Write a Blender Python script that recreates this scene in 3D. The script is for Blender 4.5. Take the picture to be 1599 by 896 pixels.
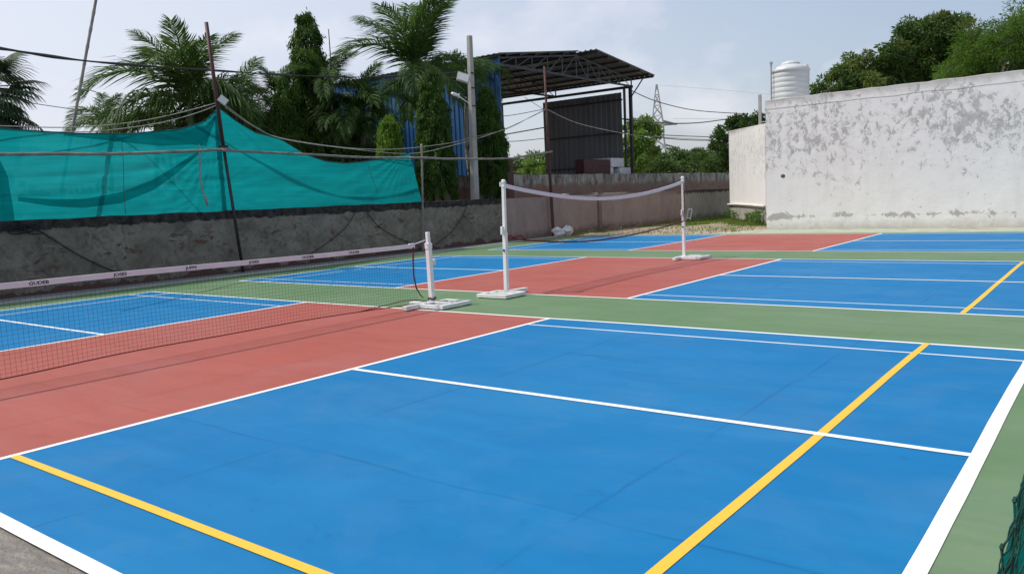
import bpy, math, random
import numpy as np
from mathutils import Vector, Matrix, noise

R_ = math.radians
random.seed(7)
RNG = np.random.default_rng(11)
for o in list(bpy.data.objects):
    bpy.data.objects.remove(o)
scene = bpy.context.scene
COL = scene.collection

# ------------------------------------------------------------------ camera
CF, CX, CY, CZ, CP, CW, CR = 1254.155, 7.615, -4.601, 1.428, 0.1104, -0.6584, -0.0455
FITTED = True
def cam_axes(p, y, r):
    f = np.array([math.sin(y)*math.cos(p), math.cos(y)*math.cos(p), -math.sin(p)])
    ri = np.array([math.cos(y), -math.sin(y), 0.0]); up = np.cross(ri, f)
    c, s = math.cos(r), math.sin(r)
    return np.array([c*ri+s*up, -s*ri+c*up, f])
AX = cam_axes(CP, CW, CR)
cd = bpy.data.cameras.new('camera'); cam = bpy.data.objects.new('camera', cd); COL.objects.link(cam)
cd.sensor_fit = 'HORIZONTAL'; cd.sensor_width = 36; cd.lens = CF/1599*36
cd.clip_start = 0.05; cd.clip_end = 3000
M4 = Matrix(((AX[0][0], AX[1][0], -AX[2][0], CX), (AX[0][1], AX[1][1], -AX[2][1], CY), (AX[0][2], AX[1][2], -AX[2][2], CZ), (0, 0, 0, 1)))
cam.matrix_world = M4
scene.camera = cam
O3 = np.array([CX, CY, CZ])
# survey sightings of the place: where a line of sight meets a known wall plane, the ground, or a distance
def sight(u, v): return AX.T @ np.array([(u-799.5)/CF, -(v-448)/CF, 1.0])
def on_x(u, v, X): d = sight(u, v); return O3 + d*(X-CX)/d[0]
def on_y(u, v, Y): d = sight(u, v); return O3 + d*(Y-CY)/d[1]
def on_g(u, v, z=0.0): d = sight(u, v); return O3 + d*(z-CZ)/d[2]
def at(u, v, dist): d = sight(u, v); return O3 + d*dist/math.hypot(d[0], d[1])

# ------------------------------------------------------------------ light
SUN_EL, SUN_DIR = R_(57), (-0.86, -0.51)
world = bpy.data.worlds.new('World'); scene.world = world; world.use_nodes = True
wn, wl = world.node_tree.nodes, world.node_tree.links
wn.clear()
wo = wn.new('ShaderNodeOutputWorld'); bg = wn.new('ShaderNodeBackground'); sky = wn.new('ShaderNodeTexSky')
sky.sky_type = 'NISHITA'; sky.sun_disc = False; sky.sun_elevation = SUN_EL
sky.sun_rotation = math.atan2(SUN_DIR[0], SUN_DIR[1]) % (2*math.pi)
sky.altitude = 200; sky.air_density = 1.0; sky.dust_density = 3.2; sky.ozone_density = 1.6
bg.inputs['Strength'].default_value = 0.15
# thin high cloud: brightens the sky softly in patches
tc = wn.new('ShaderNodeTexCoord'); mp = wn.new('ShaderNodeMapping'); mp.inputs['Scale'].default_value = (2.0, 2.0, 3.6)
mp.inputs['Location'].default_value = (0.3, 1.2, 0.2)
ns = wn.new('ShaderNodeTexNoise'); ns.inputs['Scale'].default_value = 2.6; ns.inputs['Detail'].default_value = 6; ns.inputs['Roughness'].default_value = 0.55
rp = wn.new('ShaderNodeValToRGB'); rp.color_ramp.elements[0].position = 0.53; rp.color_ramp.elements[1].position = 0.72
rp.color_ramp.elements[1].color = (0.5, 0.5, 0.5, 1)
mx = wn.new('ShaderNodeMix'); mx.data_type = 'RGBA'; mx.inputs[7].default_value = (6.3, 6.2, 6.6, 1)
veil = wn.new('ShaderNodeMix'); veil.data_type = 'RGBA'; veil.inputs[0].default_value = 0.5; veil.inputs[7].default_value = (5.55, 5.75, 6.4, 1)
wl.new(tc.outputs['Generated'], mp.inputs[0]); wl.new(mp.outputs[0], ns.inputs['Vector']); wl.new(ns.outputs[0], rp.inputs[0])
dp = wn.new('ShaderNodeVectorMath'); dp.operation = 'DOT_PRODUCT'; dp.inputs[1].default_value = (SUN_DIR[0], SUN_DIR[1], 0.0)
mr = wn.new('ShaderNodeMapRange'); mr.inputs[1].default_value = -0.5; mr.inputs[2].default_value = 0.75; mr.inputs[3].default_value = 0.16; mr.inputs[4].default_value = 0.90
wl.new(tc.outputs['Generated'], dp.inputs[0]); wl.new(dp.outputs['Value'], mr.inputs[0]); wl.new(mr.outputs[0], veil.inputs[0])   # haze is brighter towards the sun
wl.new(sky.outputs[0], veil.inputs[6]); wl.new(veil.outputs[2], mx.inputs[6]); wl.new(rp.outputs[0], mx.inputs[0])
wl.new(mx.outputs[2], bg.inputs[0]); wl.new(bg.outputs[0], wo.inputs[0])
sd = bpy.data.lights.new('sun', 'SUN'); sd.energy = 3.6; sd.angle = R_(0.6); sd.color = (1.0, 0.955, 0.88)
so = bpy.data.objects.new('sun', sd); COL.objects.link(so)
sv = Vector((SUN_DIR[0]*math.cos(SUN_EL), SUN_DIR[1]*math.cos(SUN_EL), math.sin(SUN_EL)))
so.rotation_euler = sv.to_track_quat('Z', 'Y').to_euler(); so.location = (-20, -12, 40)
scene.view_settings.view_transform = 'Standard'; scene.view_settings.look = 'None'
scene.view_settings.exposure = 0.0; scene.view_settings.gamma = 1.0
scene.view_settings.use_curve_mapping = False

# ------------------------------------------------------------------ helpers
class MB:
    def __init__(s): s.v = []; s.f = []
    def quad(s, a, b, c, d):
        n = len(s.v); s.v += [tuple(a), tuple(b), tuple(c), tuple(d)]; s.f.append((n, n+1, n+2, n+3)); return s
    def poly(s, pts):
        n = len(s.v); s.v += [tuple(p) for p in pts]; s.f.append(tuple(range(n, n+len(pts)))); return s
    def box(s, lo, hi, M=None):
        x0, y0, z0 = lo; x1, y1, z1 = hi
        P = [(x0,y0,z0),(x1,y0,z0),(x1,y1,z0),(x0,y1,z0),(x0,y0,z1),(x1,y0,z1),(x1,y1,z1),(x0,y1,z1)]
        if M is not None: P = [tuple(M @ Vector(p)) for p in P]
        n = len(s.v); s.v += P
        s.f += [tuple(n+i for i in q) for q in ((0,3,2,1),(4,5,6,7),(0,1,5,4),(1,2,6,5),(2,3,7,6),(3,0,4,7))]
        return s
    def prism(s, pts, z0, z1):      # vertical prism over a footprint
        n = len(s.v); k = len(pts)
        zz0 = z0 if hasattr(z0, '__len__') else [z0]*k; zz1 = z1 if hasattr(z1, '__len__') else [z1]*k
        s.v += [(p[0], p[1], z) for p, z in zip(pts, zz0)] + [(p[0], p[1], z) for p, z in zip(pts, zz1)]
        s.f += [tuple(n+i for i in reversed(range(k))), tuple(n+k+i for i in range(k))]
        s.f += [(n+i, n+(i+1) % k, n+k+(i+1) % k, n+k+i) for i in range(k)]
        return s
    def tube(s, pts, r, k=6, cap=True):
        pts = [Vector(p) for p in pts]; rs = r if hasattr(r, '__len__') else [r]*len(pts)
        n0 = len(s.v); N = len(pts)
        up = Vector((0, 0, 1)); prev = None
        for i, p in enumerate(pts):
            t = (pts[min(i+1, N-1)] - pts[max(i-1, 0)]); t = t.normalized() if t.length > 1e-9 else Vector((0, 0, 1))
            if prev is None:
                a = t.cross(up)
                if a.length < 1e-3: a = t.cross(Vector((1, 0, 0)))
            else: a = prev - t*prev.dot(t)
            a.normalize(); prev = a; b = t.cross(a)
            for j in range(k):
                w = 2*math.pi*j/k; q = p + (a*math.cos(w)+b*math.sin(w))*rs[i]; s.v.append((q.x, q.y, q.z))
        for i in range(N-1):
            for j in range(k):
                s.f.append((n0+i*k+j, n0+i*k+(j+1) % k, n0+(i+1)*k+(j+1) % k, n0+(i+1)*k+j))
        if cap:
            s.f.append(tuple(n0+j for j in reversed(range(k)))); s.f.append(tuple(n0+(N-1)*k+j for j in range(k)))
        return s
    def lathe(s, c, prof, k=32):
        n0 = len(s.v)
        for r, z in prof:
            for j in range(k):
                w = 2*math.pi*j/k; s.v.append((c[0]+r*math.cos(w), c[1]+r*math.sin(w), c[2]+z))
        for i in range(len(prof)-1):
            for j in range(k): s.f.append((n0+i*k+j, n0+i*k+(j+1) % k, n0+(i+1)*k+(j+1) % k, n0+(i+1)*k+j))
        s.f.append(tuple(n0+j for j in reversed(range(k)))); s.f.append(tuple(n0+(len(prof)-1)*k+j for j in range(k)))
        return s
    def build(s, name, mat, parent=None, smooth=False, bevel=0):
        me = bpy.data.meshes.new(name); me.from_pydata(s.v, [], s.f); me.update()
        if smooth: me.polygons.foreach_set('use_smooth', [True]*len(me.polygons))
        return link(name, me, mat, parent, bevel)
def link(name, me, mat, parent=None, bevel=0):
    if mat: me.materials.append(mat)
    o = bpy.data.objects.new(name, me); COL.objects.link(o)
    if parent is not None:
        o.parent = parent; o.matrix_parent_inverse = Matrix.Translation(-Vector(parent.location)) if parent.type == 'EMPTY' and 'nolocal' not in parent else Matrix()
    if bevel:
        b = o.modifiers.new('bevel', 'BEVEL'); b.width = bevel; b.segments = 2; b.limit_method = 'ANGLE'
    return o
def tag(o, label, cat, group=None):
    o['label'] = label; o['category'] = cat
    if group: o['group'] = group
    return o
def thing(name, loc, label, cat, group=None):
    o = bpy.data.objects.new(name, None); o.empty_display_size = 0.2; COL.objects.link(o); o.location = loc
    return tag(o, label, cat, group)
def kind(o, k): o['kind'] = k; return o
def quads_mesh(name, Q, mat, parent=None, flip=False):     # Q: (n,4,3)
    n = len(Q); me = bpy.data.meshes.new(name)
    me.vertices.add(n*4); me.vertices.foreach_set('co', np.asarray(Q, np.float32).reshape(-1))
    me.loops.add(n*4); me.loops.foreach_set('vertex_index', np.arange(n*4, dtype=np.int32))
    me.polygons.add(n); me.polygons.foreach_set('loop_start', np.arange(0, n*4, 4, dtype=np.int32))
    try: me.polygons.foreach_set('loop_total', np.full(n, 4, np.int32))
    except Exception: pass
    me.update(calc_edges=True); me.validate()
    return link(name, me, mat, parent)

class N:      # material node helper
    def __init__(s, name):
        s.m = bpy.data.materials.new(name); s.m.use_nodes = True; s.t = s.m.node_tree; s.n = s.t.nodes; s.l = s.t.links
        s.b = s.n['Principled BSDF']; s.out = s.n['Material Output']
        g = s.n.new('ShaderNodeNewGeometry'); s.pos = g.outputs['Position']; s.geo = g
        x = s.n.new('ShaderNodeSeparateXYZ'); s.l.new(s.pos, x.inputs[0]); s.x, s.y, s.z = x.outputs
    def put(s, sock, v):
        if isinstance(v, bpy.types.NodeSocket): s.l.new(v, sock)
        elif v is not None:
            sock.default_value = v
    def noise(s, scale, detail=4, rough=0.55, vec=None, dist=0.0, sc=None):
        n = s.n.new('ShaderNodeTexNoise'); n.inputs['Scale'].default_value = scale; n.inputs['Detail'].default_value = detail
        n.inputs['Roughness'].default_value = rough; n.inputs['Distortion'].default_value = dist
        v = vec or s.pos
        if sc: v = s.map(v, sc)
        s.l.new(v, n.inputs['Vector']); return n.outputs[0]
    def map(s, v, sc, rot=(0, 0, 0), loc=(0, 0, 0)):
        m = s.n.new('ShaderNodeMapping'); m.inputs['Scale'].default_value = sc; m.inputs['Rotation'].default_value = rot; m.inputs['Location'].default_value = loc
        s.l.new(v, m.inputs[0]); return m.outputs[0]
    def ramp(s, v, lo, hi, a=0.0, b=1.0):
        r = s.n.new('ShaderNodeMapRange'); r.clamp = True
        s.put(r.inputs[0], v); r.inputs[1].default_value = lo; r.inputs[2].default_value = hi; r.inputs[3].default_value = a; r.inputs[4].default_value = b
        return r.outputs[0]
    def math(s, op, a, b=None):
        m = s.n.new('ShaderNodeMath'); m.operation = op; s.put(m.inputs[0], a); s.put(m.inputs[1], b); return m.outputs[0]
    def mix(s, f, a, b):
        m = s.n.new('ShaderNodeMix'); m.data_type = 'RGBA'
        s.put(m.inputs[0], f); s.put(m.inputs[6], (*a, 1) if isinstance(a, tuple) else a); s.put(m.inputs[7], (*b, 1) if isinstance(b, tuple) else b)
        return m.outputs[2]
    def bump(s, h, strength=0.3, dist=0.02):
        b = s.n.new('ShaderNodeBump'); b.inputs['Strength'].default_value = strength; b.inputs['Distance'].default_value = dist
        s.l.new(h, b.inputs['Height']); s.l.new(b.outputs[0], s.b.inputs['Normal'])
    def done(s, col, rough=0.7, metal=0.0, spec=None):
        s.put(s.b.inputs['Base Color'], (*col, 1) if isinstance(col, tuple) else col); s.put(s.b.inputs['Roughness'], rough); s.b.inputs['Metallic'].default_value = metal
        if spec is not None: s.b.inputs['Specular IOR Level'].default_value = spec
        return s.m
def simple(name, col, rough=0.6, metal=0.0, var=0.15, scale=6, bump=0.0, spec=None):
    m = N(name); n = m.noise(scale, 5)
    c = m.mix(m.ramp(n, 0.3, 0.7), tuple(x*(1-var) for x in col), tuple(min(1, x*(1+var)) for x in col))
    if bump: m.bump(m.noise(scale*6, 4), bump, 0.01)
    return m.done(c, rough, metal, spec)
def leafmat(name, col, col2, trans=0.35, rough=0.45):
    m = N(name)
    r = m.geo.outputs['Random Per Island']
    big = m.ramp(m.noise(1.1, 2), 0.35, 0.65)
    c = m.mix(m.math('MULTIPLY', m.math('ADD', r, big), 0.5), col, col2)
    m.done(c, 0.6, 0, 0.2)
    t = m.n.new('ShaderNodeBsdfTranslucent'); ms = m.n.new('ShaderNodeMixShader'); ms.inputs[0].default_value = trans
    c2 = m.mix(0.4, c, (col2[0]*1.6, col2[1]*1.7, col2[2]*0.6)); m.l.new(c2, t.inputs[0])
    m.l.new(m.b.outputs[0], ms.inputs[1]); m.l.new(t.outputs[0], ms.inputs[2]); m.l.new(ms.outputs[0], m.out.inputs[0])
    return m.m

# ------------------------------------------------------------------ materials
def court_paint(name, col, pale, dark, wear=1.0):
    m = N(name)
    big = m.ramp(m.noise(0.35, 4, 0.6, dist=0.6), 0.3, 0.72)
    sweep = m.ramp(m.noise(1.0, 5, 0.6, vec=m.map(m.pos, (0.55, 2.6, 1), (0, 0, R_(28))), dist=1.2), 0.35, 0.75)
    c = m.mix(big, col, pale)
    c = m.mix(m.math('MULTIPLY', sweep, 0.45), c, tuple(0.5*(a+b) for a, b in zip(col, dark)))
    # trowel scuffs and hairline joints under the paint
    sc = m.ramp(m.noise(2.2, 6, 0.7, vec=m.map(m.pos, (1, 2.2, 1), (0, 0, R_(50))), dist=2.0), 0.59, 0.74, 0, 0.38*wear)
    c = m.mix(sc, c, dark)
    wob = m.math('MULTIPLY', m.math('SUBTRACT', m.noise(0.8, 3), 0.5), 0.16)
    jx = m.math('ABSOLUTE', m.math('SUBTRACT', m.math('PINGPONG', m.math('ADD', m.math('ADD', m.x, wob), 0.6), 1.05), 0.0))
    jy = m.math('ABSOLUTE', m.math('SUBTRACT', m.math('PINGPONG', m.math('ADD', m.math('ADD', m.y, wob), 1.7), 1.55), 0.0))
    j = m.math('MULTIPLY', m.ramp(m.math('MINIMUM', jx, jy), 0.004, 0.018, 0.45*wear, 0), m.ramp(m.noise(0.9, 3), 0.38, 0.58))
    c = m.mix(j, c, dark)
    fine = m.noise(140, 3, 0.6); c = m.mix(m.ramp(fine, 0.3, 0.7, 0, 0.10), c, dark)
    dust = m.ramp(m.noise(0.9, 6, 0.65, dist=0.8), 0.5, 0.8, 0, 0.10); c = m.mix(dust, c, (0.25, 0.30, 0.36))
    spk = m.ramp(m.noise(26, 2, 0.5), 0.80, 0.83, 0, 0.5); c = m.mix(spk, c, (0.6, 0.62, 0.62))
    h = m.math('ADD', m.math('MULTIPLY', fine, 0.15), m.math('MULTIPLY', m.noise(3.0, 5, 0.6, dist=1.0), 1.0))
    m.bump(h, 0.22, 0.012)
    return m.done(c, m.ramp(m.noise(1.3, 4), 0.3, 0.7, 0.50, 0.66), 0, 0.13)
M_blue = court_paint('blue_court_paint', (0.0012, 0.152, 0.378), (0.014, 0.182, 0.40), (0.001, 0.080, 0.215))
M_red = court_paint('red_court_paint', (0.36, 0.090, 0.068), (0.375, 0.120, 0.099), (0.17, 0.034, 0.03), 0.7)
M_green = court_paint('green_court_paint', (0.110, 0.200, 0.090), (0.165, 0.24, 0.14), (0.045, 0.105, 0.05), 0.7)
def line_paint(name, col, dirt, wear):
    m = N(name)
    a = m.ramp(m.noise(5, 6, 0.7), 0.55, 0.8, 0, wear); c = m.mix(a, col, dirt)
    b = m.ramp(m.noise(60, 3, 0.6), 0.6, 0.8, 0, wear); c = m.mix(b, c, dirt)
    m.bump(m.noise(90, 3), 0.2, 0.004); return m.done(c, 0.6, 0, 0.3)
M_white = line_paint('white_line_paint', (0.80, 0.80, 0.78), (0.52, 0.53, 0.50), 0.35)
M_yellow = line_paint('yellow_line_paint', (0.70, 0.455, 0.045), (0.50, 0.36, 0.12), 0.4)
M_palegreen = simple('dusty_pale_edge', (0.36, 0.39, 0.29), 0.85, var=0.2, scale=2.0, bump=0.2)
def concrete(name, c0, c1, dark, bump=0.6):
    m = N(name)
    a = m.ramp(m.noise(1.6, 8, 0.65, dist=0.8), 0.32, 0.68); c = m.mix(a, c0, c1)
    b = m.ramp(m.noise(5.5, 8, 0.7, dist=1.5), 0.55, 0.75, 0, 0.75); c = m.mix(b, c, dark)
    s = m.ramp(m.noise(70, 3), 0.4, 0.7, 0, 0.3); c = m.mix(s, c, dark)
    h = m.math('ADD', m.noise(9, 9, 0.72, vec=m.map(m.pos, (1, 2.4, 1), (0, 0, R_(-30))), dist=1.0), m.math('MULTIPLY', m.noise(60, 4), 0.25))
    m.bump(h, bump, 0.05); return m.done(c, 0.9)
M_conc = concrete('rough_concrete', (0.31, 0.28, 0.245), (0.44, 0.40, 0.355), (0.19, 0.175, 0.155), 1.0)
M_strip = concrete('old_concrete_strip', (0.20, 0.195, 0.185), (0.29, 0.285, 0.27), (0.11, 0.11, 0.105), 0.3)
M_kerb = simple('pale_kerb', (0.44, 0.43, 0.40), 0.85, var=0.18, scale=3, bump=0.3)
# bare ground
m = N('bare_earth')
a = m.ramp(m.noise(0.8, 8, 0.6), 0.35, 0.65); c = m.mix(a, (0.30, 0.235, 0.17), (0.43, 0.36, 0.28))
c = m.mix(m.ramp(m.noise(9, 6, 0.7), 0.52, 0.75, 0, 0.7), c, (0.16, 0.12, 0.085))
c = m.mix(m.ramp(m.noise(30, 4, 0.6), 0.62, 0.7, 0, 0.6), c, (0.55, 0.50, 0.44))
c = m.mix(m.ramp(m.noise(0.35, 5, 0.6), 0.5, 0.6, 0, 0.6), c, (0.13, 0.16, 0.05))
m.bump(m.noise(12, 8, 0.7), 0.9, 0.06); M_earth = m.done(c, 0.95)
# grey boundary wall: damp plaster, black coping, bared brick
m = N('damp_grey_plaster')
n1 = m.noise(1.3, 8, 0.65, dist=0.7); c = m.mix(m.ramp(n1, 0.33, 0.68), (0.145, 0.128, 0.10), (0.29, 0.262, 0.212))
c = m.mix(m.ramp(m.noise(4.2, 8, 0.7, dist=1.5), 0.50, 0.70, 0, 0.85), c, (0.072, 0.066, 0.056))
c = m.mix(m.ramp(m.noise(2.4, 6, 0.65, vec=m.map(m.pos, (1, 1, 1), loc=(3, 5, 8)), dist=1.0), 0.56, 0.70, 0, 0.55), c, (0.26, 0.25, 0.215))
c = m.mix(m.ramp(m.noise(1.0, 7, 0.6, vec=m.map(m.pos, (1, 1, 3.0), loc=(7, 2, 1)), dist=0.8), 0.50, 0.72, 0, 0.5), c, (0.105, 0.095, 0.06))
bt = m.n.new('ShaderNodeTexBrick'); sx = m.n.new('ShaderNodeCombineXYZ'); m.l.new(m.y, sx.inputs[0]); m.l.new(m.z, sx.inputs[1]); m.l.new(sx.outputs[0], bt.inputs[0])
bt.inputs['Scale'].default_value = 1.0; bt.inputs['Brick Width'].default_value = 0.24; bt.inputs['Row Height'].default_value = 0.085; bt.inputs['Mortar Size'].default_value = 0.012
bt.inputs['Color1'].default_value = (0.22, 0.07, 0.045, 1); bt.inputs['Color2'].default_value = (0.13, 0.055, 0.045, 1); bt.inputs['Mortar'].default_value = (0.10, 0.09, 0.08, 1)
pm = m.ramp(m.noise(1.2, 2, 0.5, vec=m.map(m.pos, (1, 1, 1), loc=(0, 1.3, 0))), 0.52, 0.60)
pm2 = m.ramp(m.noise(5.0, 5, 0.6, vec=m.map(m.pos, (1, 0.65, 2.0))), 0.55, 0.60)
hz = m.ramp(m.math('ABSOLUTE', m.math('SUBTRACT', m.z, 0.62)), 0.28, 0.5, 1, 0)
pk = m.math('MULTIPLY', m.math('MULTIPLY', pm, pm2), hz); c = m.mix(pk, c, bt.outputs[0])
hb = m.ramp(m.math('ADD', m.z, m.math('MULTIPLY', m.noise(2.4, 6, 0.65), -0.62)), -0.235, -0.20, 1, 0)   # bared brick at the foot
c = m.mix(hb, c, m.mix(0.45, bt.outputs[0], (0.05, 0.045, 0.045)))
edge = m.math('ADD', m.z, m.math('MULTIPLY', m.math('SUBTRACT', m.noise(3.2, 7, 0.7), 0.5), 0.24))
c = m.mix(m.ramp(edge, 1.22, 1.245), c, m.mix(m.ramp(m.noise(6, 5), 0.35, 0.7), (0.018, 0.017, 0.017), (0.07, 0.063, 0.056)))
hh = m.math('SUBTRACT', m.noise(3.5, 9, 0.7), m.math('MULTIPLY', pk, 0.5)); m.bump(hh, 0.7, 0.06); M_wall_grey = m.done(c, 0.92, 0, 0.2)
# pinkish wall continuing it
m = N('faded_pink_plaster')
c = m.mix(m.ramp(m.noise(0.9, 7, 0.6, dist=0.6), 0.32, 0.68), (0.29, 0.23, 0.20), (0.375, 0.315, 0.28))
c = m.mix(m.ramp(m.y, 28.5, 30.5), c, m.mix(m.ramp(m.noise(2, 5), 0.3, 0.7), (0.27, 0.245, 0.19), (0.36, 0.33, 0.265)))
c = m.mix(m.ramp(m.noise(3.0, 6, 0.7, vec=m.map(m.pos, (1, 2.2, 0.5))), 0.56, 0.75, 0, 0.6), c, (0.17, 0.13, 0.115))
c = m.mix(m.math('MULTIPLY', m.ramp(m.y, 28, 31), m.ramp(m.math('ADD', m.z, m.math('MULTIPLY', m.math('SUBTRACT', m.noise(2.2, 6, 0.7, vec=m.map(m.pos, (1, 3, 1))), 0.5), 0.5)), 1.22, 1.30)), c, (0.055, 0.045, 0.04))
c = m.mix(m.ramp(m.math('ADD', m.z, m.math('MULTIPLY', m.noise(3, 5), -0.5)), -0.18, 0.05, 0.7, 0), c, (0.11, 0.09, 0.075))
m.bump(m.noise(4, 8, 0.7), 0.4, 0.05); M_wall_pink = m.done(c, 0.92, 0, 0.2)
# taller weathered wall behind
m = N('weathered_back_wall')
c = m.mix(m.ramp(m.noise(2.0, 8, 0.7, vec=m.map(m.pos, (1, 1.6, 0.7))), 0.38, 0.60), (0.10, 0.092, 0.08), (0.42, 0.40, 0.365))
low = m.ramp(m.math('ADD', m.z, m.math('MULTIPLY', m.math('SUBTRACT', m.noise(1.4, 7, 0.7), 0.5), 0.7)), 1.80, 1.98, 1, 0)
bt = m.n.new('ShaderNodeTexBrick'); sx = m.n.new('ShaderNodeCombineXYZ'); m.l.new(m.y, sx.inputs[0]); m.l.new(m.z, sx.inputs[1]); m.l.new(sx.outputs[0], bt.inputs[0])
bt.inputs['Scale'].default_value = 1.0; bt.inputs['Brick Width'].default_value = 0.24; bt.inputs['Row Height'].default_value = 0.085; bt.inputs['Mortar Size'].default_value = 0.012
bt.inputs['Color1'].default_value = (0.30, 0.14, 0.10, 1); bt.inputs['Color2'].default_value = (0.20, 0.10, 0.08, 1); bt.inputs['Mortar'].default_value = (0.24, 0.2, 0.17, 1)
c = m.mix(low, c, m.mix(m.ramp(m.noise(1.7, 6), 0.4, 0.62), bt.outputs[0], (0.23, 0.19, 0.16)))
m.bump(m.noise(5, 8, 0.7), 0.6, 0.06); M_wall_back = m.done(c, 0.92, 0, 0.2)
# whitewash
def whitewash(name, base, top, cream=0.0, pipe=False):
    m = N(name)
    c = m.mix(m.ramp(m.noise(0.6, 7, 0.6), 0.3, 0.7), base, tuple(x*0.93 for x in base))
    # peeled flakes, thick in a band high on the wall
    band = m.ramp(m.math('ABSOLUTE', m.math('SUBTRACT', m.z, top*0.72)), 0.2, top*0.48, 0.055, -0.06)
    reg = m.ramp(m.noise(0.55, 3, 0.5, vec=m.map(m.pos, (1, 1, 1), loc=(4.4, 0, 2))), 0.35, 0.7, -0.025, 0.035)
    f = m.math('ADD', m.math('ADD', m.noise(4.4, 12, 0.80, vec=m.map(m.pos, (1.15, 1.15, 0.85)), dist=0.35), band), reg)
    c = m.mix(m.ramp(f, 0.562, 0.582, 0, 0.8-cream), c, m.mix(m.ramp(m.noise(8, 5), 0.35, 0.65), (0.27, 0.265, 0.26), (0.43, 0.42, 0.41)))
    c = m.mix(m.ramp(m.noise(9, 5, 0.6, dist=0.5), 0.69, 0.70, 0, 0.8-cream), c, (0.26, 0.235, 0.21))
    st = m.ramp(m.noise(2.0, 6, 0.6, vec=m.map(m.pos, (1.4, 1.4, 0.16))), 0.5, 0.75, 0, 0.28); c = m.mix(st, c, (0.50, 0.48, 0.45))
    tp = m.ramp(m.math('ADD', m.z, m.math('MULTIPLY', m.math('SUBTRACT', m.noise(3.5, 8, 0.75), 0.5), 0.55)), top-0.20, top+0.06, 0, 0.85)
    c = m.mix(tp, c, m.mix(m.ramp(m.noise(7, 6, 0.7), 0.35, 0.65), (0.24, 0.23, 0.21), (0.42, 0.405, 0.38)))
    # rising damp near the foot
    dn = m.math('ADD', m.math('ABSOLUTE', m.math('SUBTRACT', m.z, 0.42)), m.math('MULTIPLY', m.noise(2.3, 8, 0.68, dist=0.8), -0.85))
    c = m.mix(m.ramp(dn, -0.415, -0.375, 0.85, 0), c, (0.35, 0.335, 0.31))
    lowd = m.ramp(m.math('ADD', m.z, m.math('MULTIPLY', m.noise(3, 6, 0.7), -0.5)), -0.24, 0.05, 0.75, 0); c = m.mix(lowd, c, (0.42, 0.385, 0.33))
    h = m.math('SUBTRACT', m.noise(2.0, 7, 0.6), m.math('MULTIPLY', m.ramp(f, 0.548, 0.565), 0.12)); m.bump(h, 0.35, 0.06)
    return m.done(c, 0.9, 0, 0.2)
M_ww = whitewash('whitewashed_wall', (0.755, 0.745, 0.74), 4.15)
M_cream = whitewash('cream_whitewash', (0.74, 0.73, 0.715), 3.9, 0.35)
M_roofslab = simple('roof_concrete', (0.3, 0.29, 0.27), 0.9)
M_pwhite = simple('white_painted_steel', (0.78, 0.77, 0.78), 0.35, var=0.05, scale=8)
M_tank = simple('white_tank_plastic', (0.56, 0.58, 0.575), 0.35, var=0.06, scale=3)
M_black = simple('black_rubber', (0.012, 0.012, 0.014), 0.5)
M_cable = simple('dark_cable', (0.03, 0.028, 0.032), 0.6)
M_rope = simple('weathered_rope', (0.30, 0.285, 0.26), 0.9)
M_netblack = simple('dark_net_twine', (0.012, 0.016, 0.018), 0.8)
M_netbrown = simple('brown_net_twine', (0.11, 0.05, 0.045), 0.8)
M_hem = simple('maroon_net_hem', (0.10, 0.016, 0.022), 0.8)
M_tape = simple('white_net_tape', (0.70, 0.66, 0.69), 0.7, var=0.07, scale=6)
M_ink = simple('black_print', (0.02, 0.02, 0.03), 0.7)
M_bamboo = simple('grey_bamboo', (0.21, 0.195, 0.165), 0.7, var=0.35, scale=4)
M_bamboo2 = simple('pale_bamboo', (0.24, 0.21, 0.185), 0.7, var=0.3, scale=5)
M_maroon = simple('maroon_painted_iron', (0.06, 0.016, 0.017), 0.6, var=0.3, scale=5)
M_darkiron = simple('dark_iron', (0.028, 0.022, 0.026), 0.6, var=0.3)
M_rust = simple('rusty_iron', (0.075, 0.032, 0.026), 0.8, var=0.3)
M_cpole = concrete('cast_concrete_pole', (0.33, 0.32, 0.30), (0.44, 0.43, 0.41), (0.2, 0.19, 0.18), 0.2)
M_lampbody = simple('grey_lamp_body', (0.38, 0.38, 0.36), 0.4)
M_lampglass = simple('lamp_glass', (0.62, 0.64, 0.62), 0.15, var=0.03)
def corrug(name, c0, c1, axis):
    m = N(name)
    n = m.ramp(m.noise(0.6, 6, 0.6, vec=m.map(m.pos, (1, 1, 0.3))), 0.3, 0.7); c = m.mix(n, c0, c1)
    st = m.ramp(m.noise(5, 5, 0.6, vec=m.map(m.pos, (1, 1, 0.08))), 0.55, 0.8, 0, 0.5); c = m.mix(st, c, tuple(x*0.5 for x in c0))
    return m.done(c, 0.5, 0.1)
M_bluesheet = corrug('blue_profiled_sheet', (0.010, 0.082, 0.22), (0.015, 0.11, 0.29), 0)
M_greysheet = corrug('dark_grey_sheet', (0.105, 0.108, 0.115), (0.145, 0.148, 0.155), 0)
M_roofsheet = corrug('galvanised_roof_sheet', (0.085, 0.092, 0.098), (0.12, 0.13, 0.138), 1)
M_steelblue = simple('grey_blue_steel', (0.085, 0.105, 0.125), 0.55)
M_pylon = simple('hazed_galvanised_lattice', (0.36, 0.37, 0.38), 0.6)  # light grey metal; distance haze is put into this pale colour
M_trunk = simple('grey_bark', (0.17, 0.145, 0.12), 0.9, var=0.3, scale=10, bump=0.5)
M_palmtrunk = simple('palm_trunk', (0.23, 0.215, 0.185), 0.85, var=0.3, scale=8, bump=0.4)
M_crownshaft = simple('green_crownshaft', (0.045, 0.095, 0.028), 0.45, var=0.3)
L_palm = leafmat('palm_leaf', (0.030, 0.072, 0.018), (0.085, 0.155, 0.04), 0.3)
L_fan = leafmat('fan_palm_leaf', (0.03, 0.06, 0.035), (0.07, 0.11, 0.06), 0.2)
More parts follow.
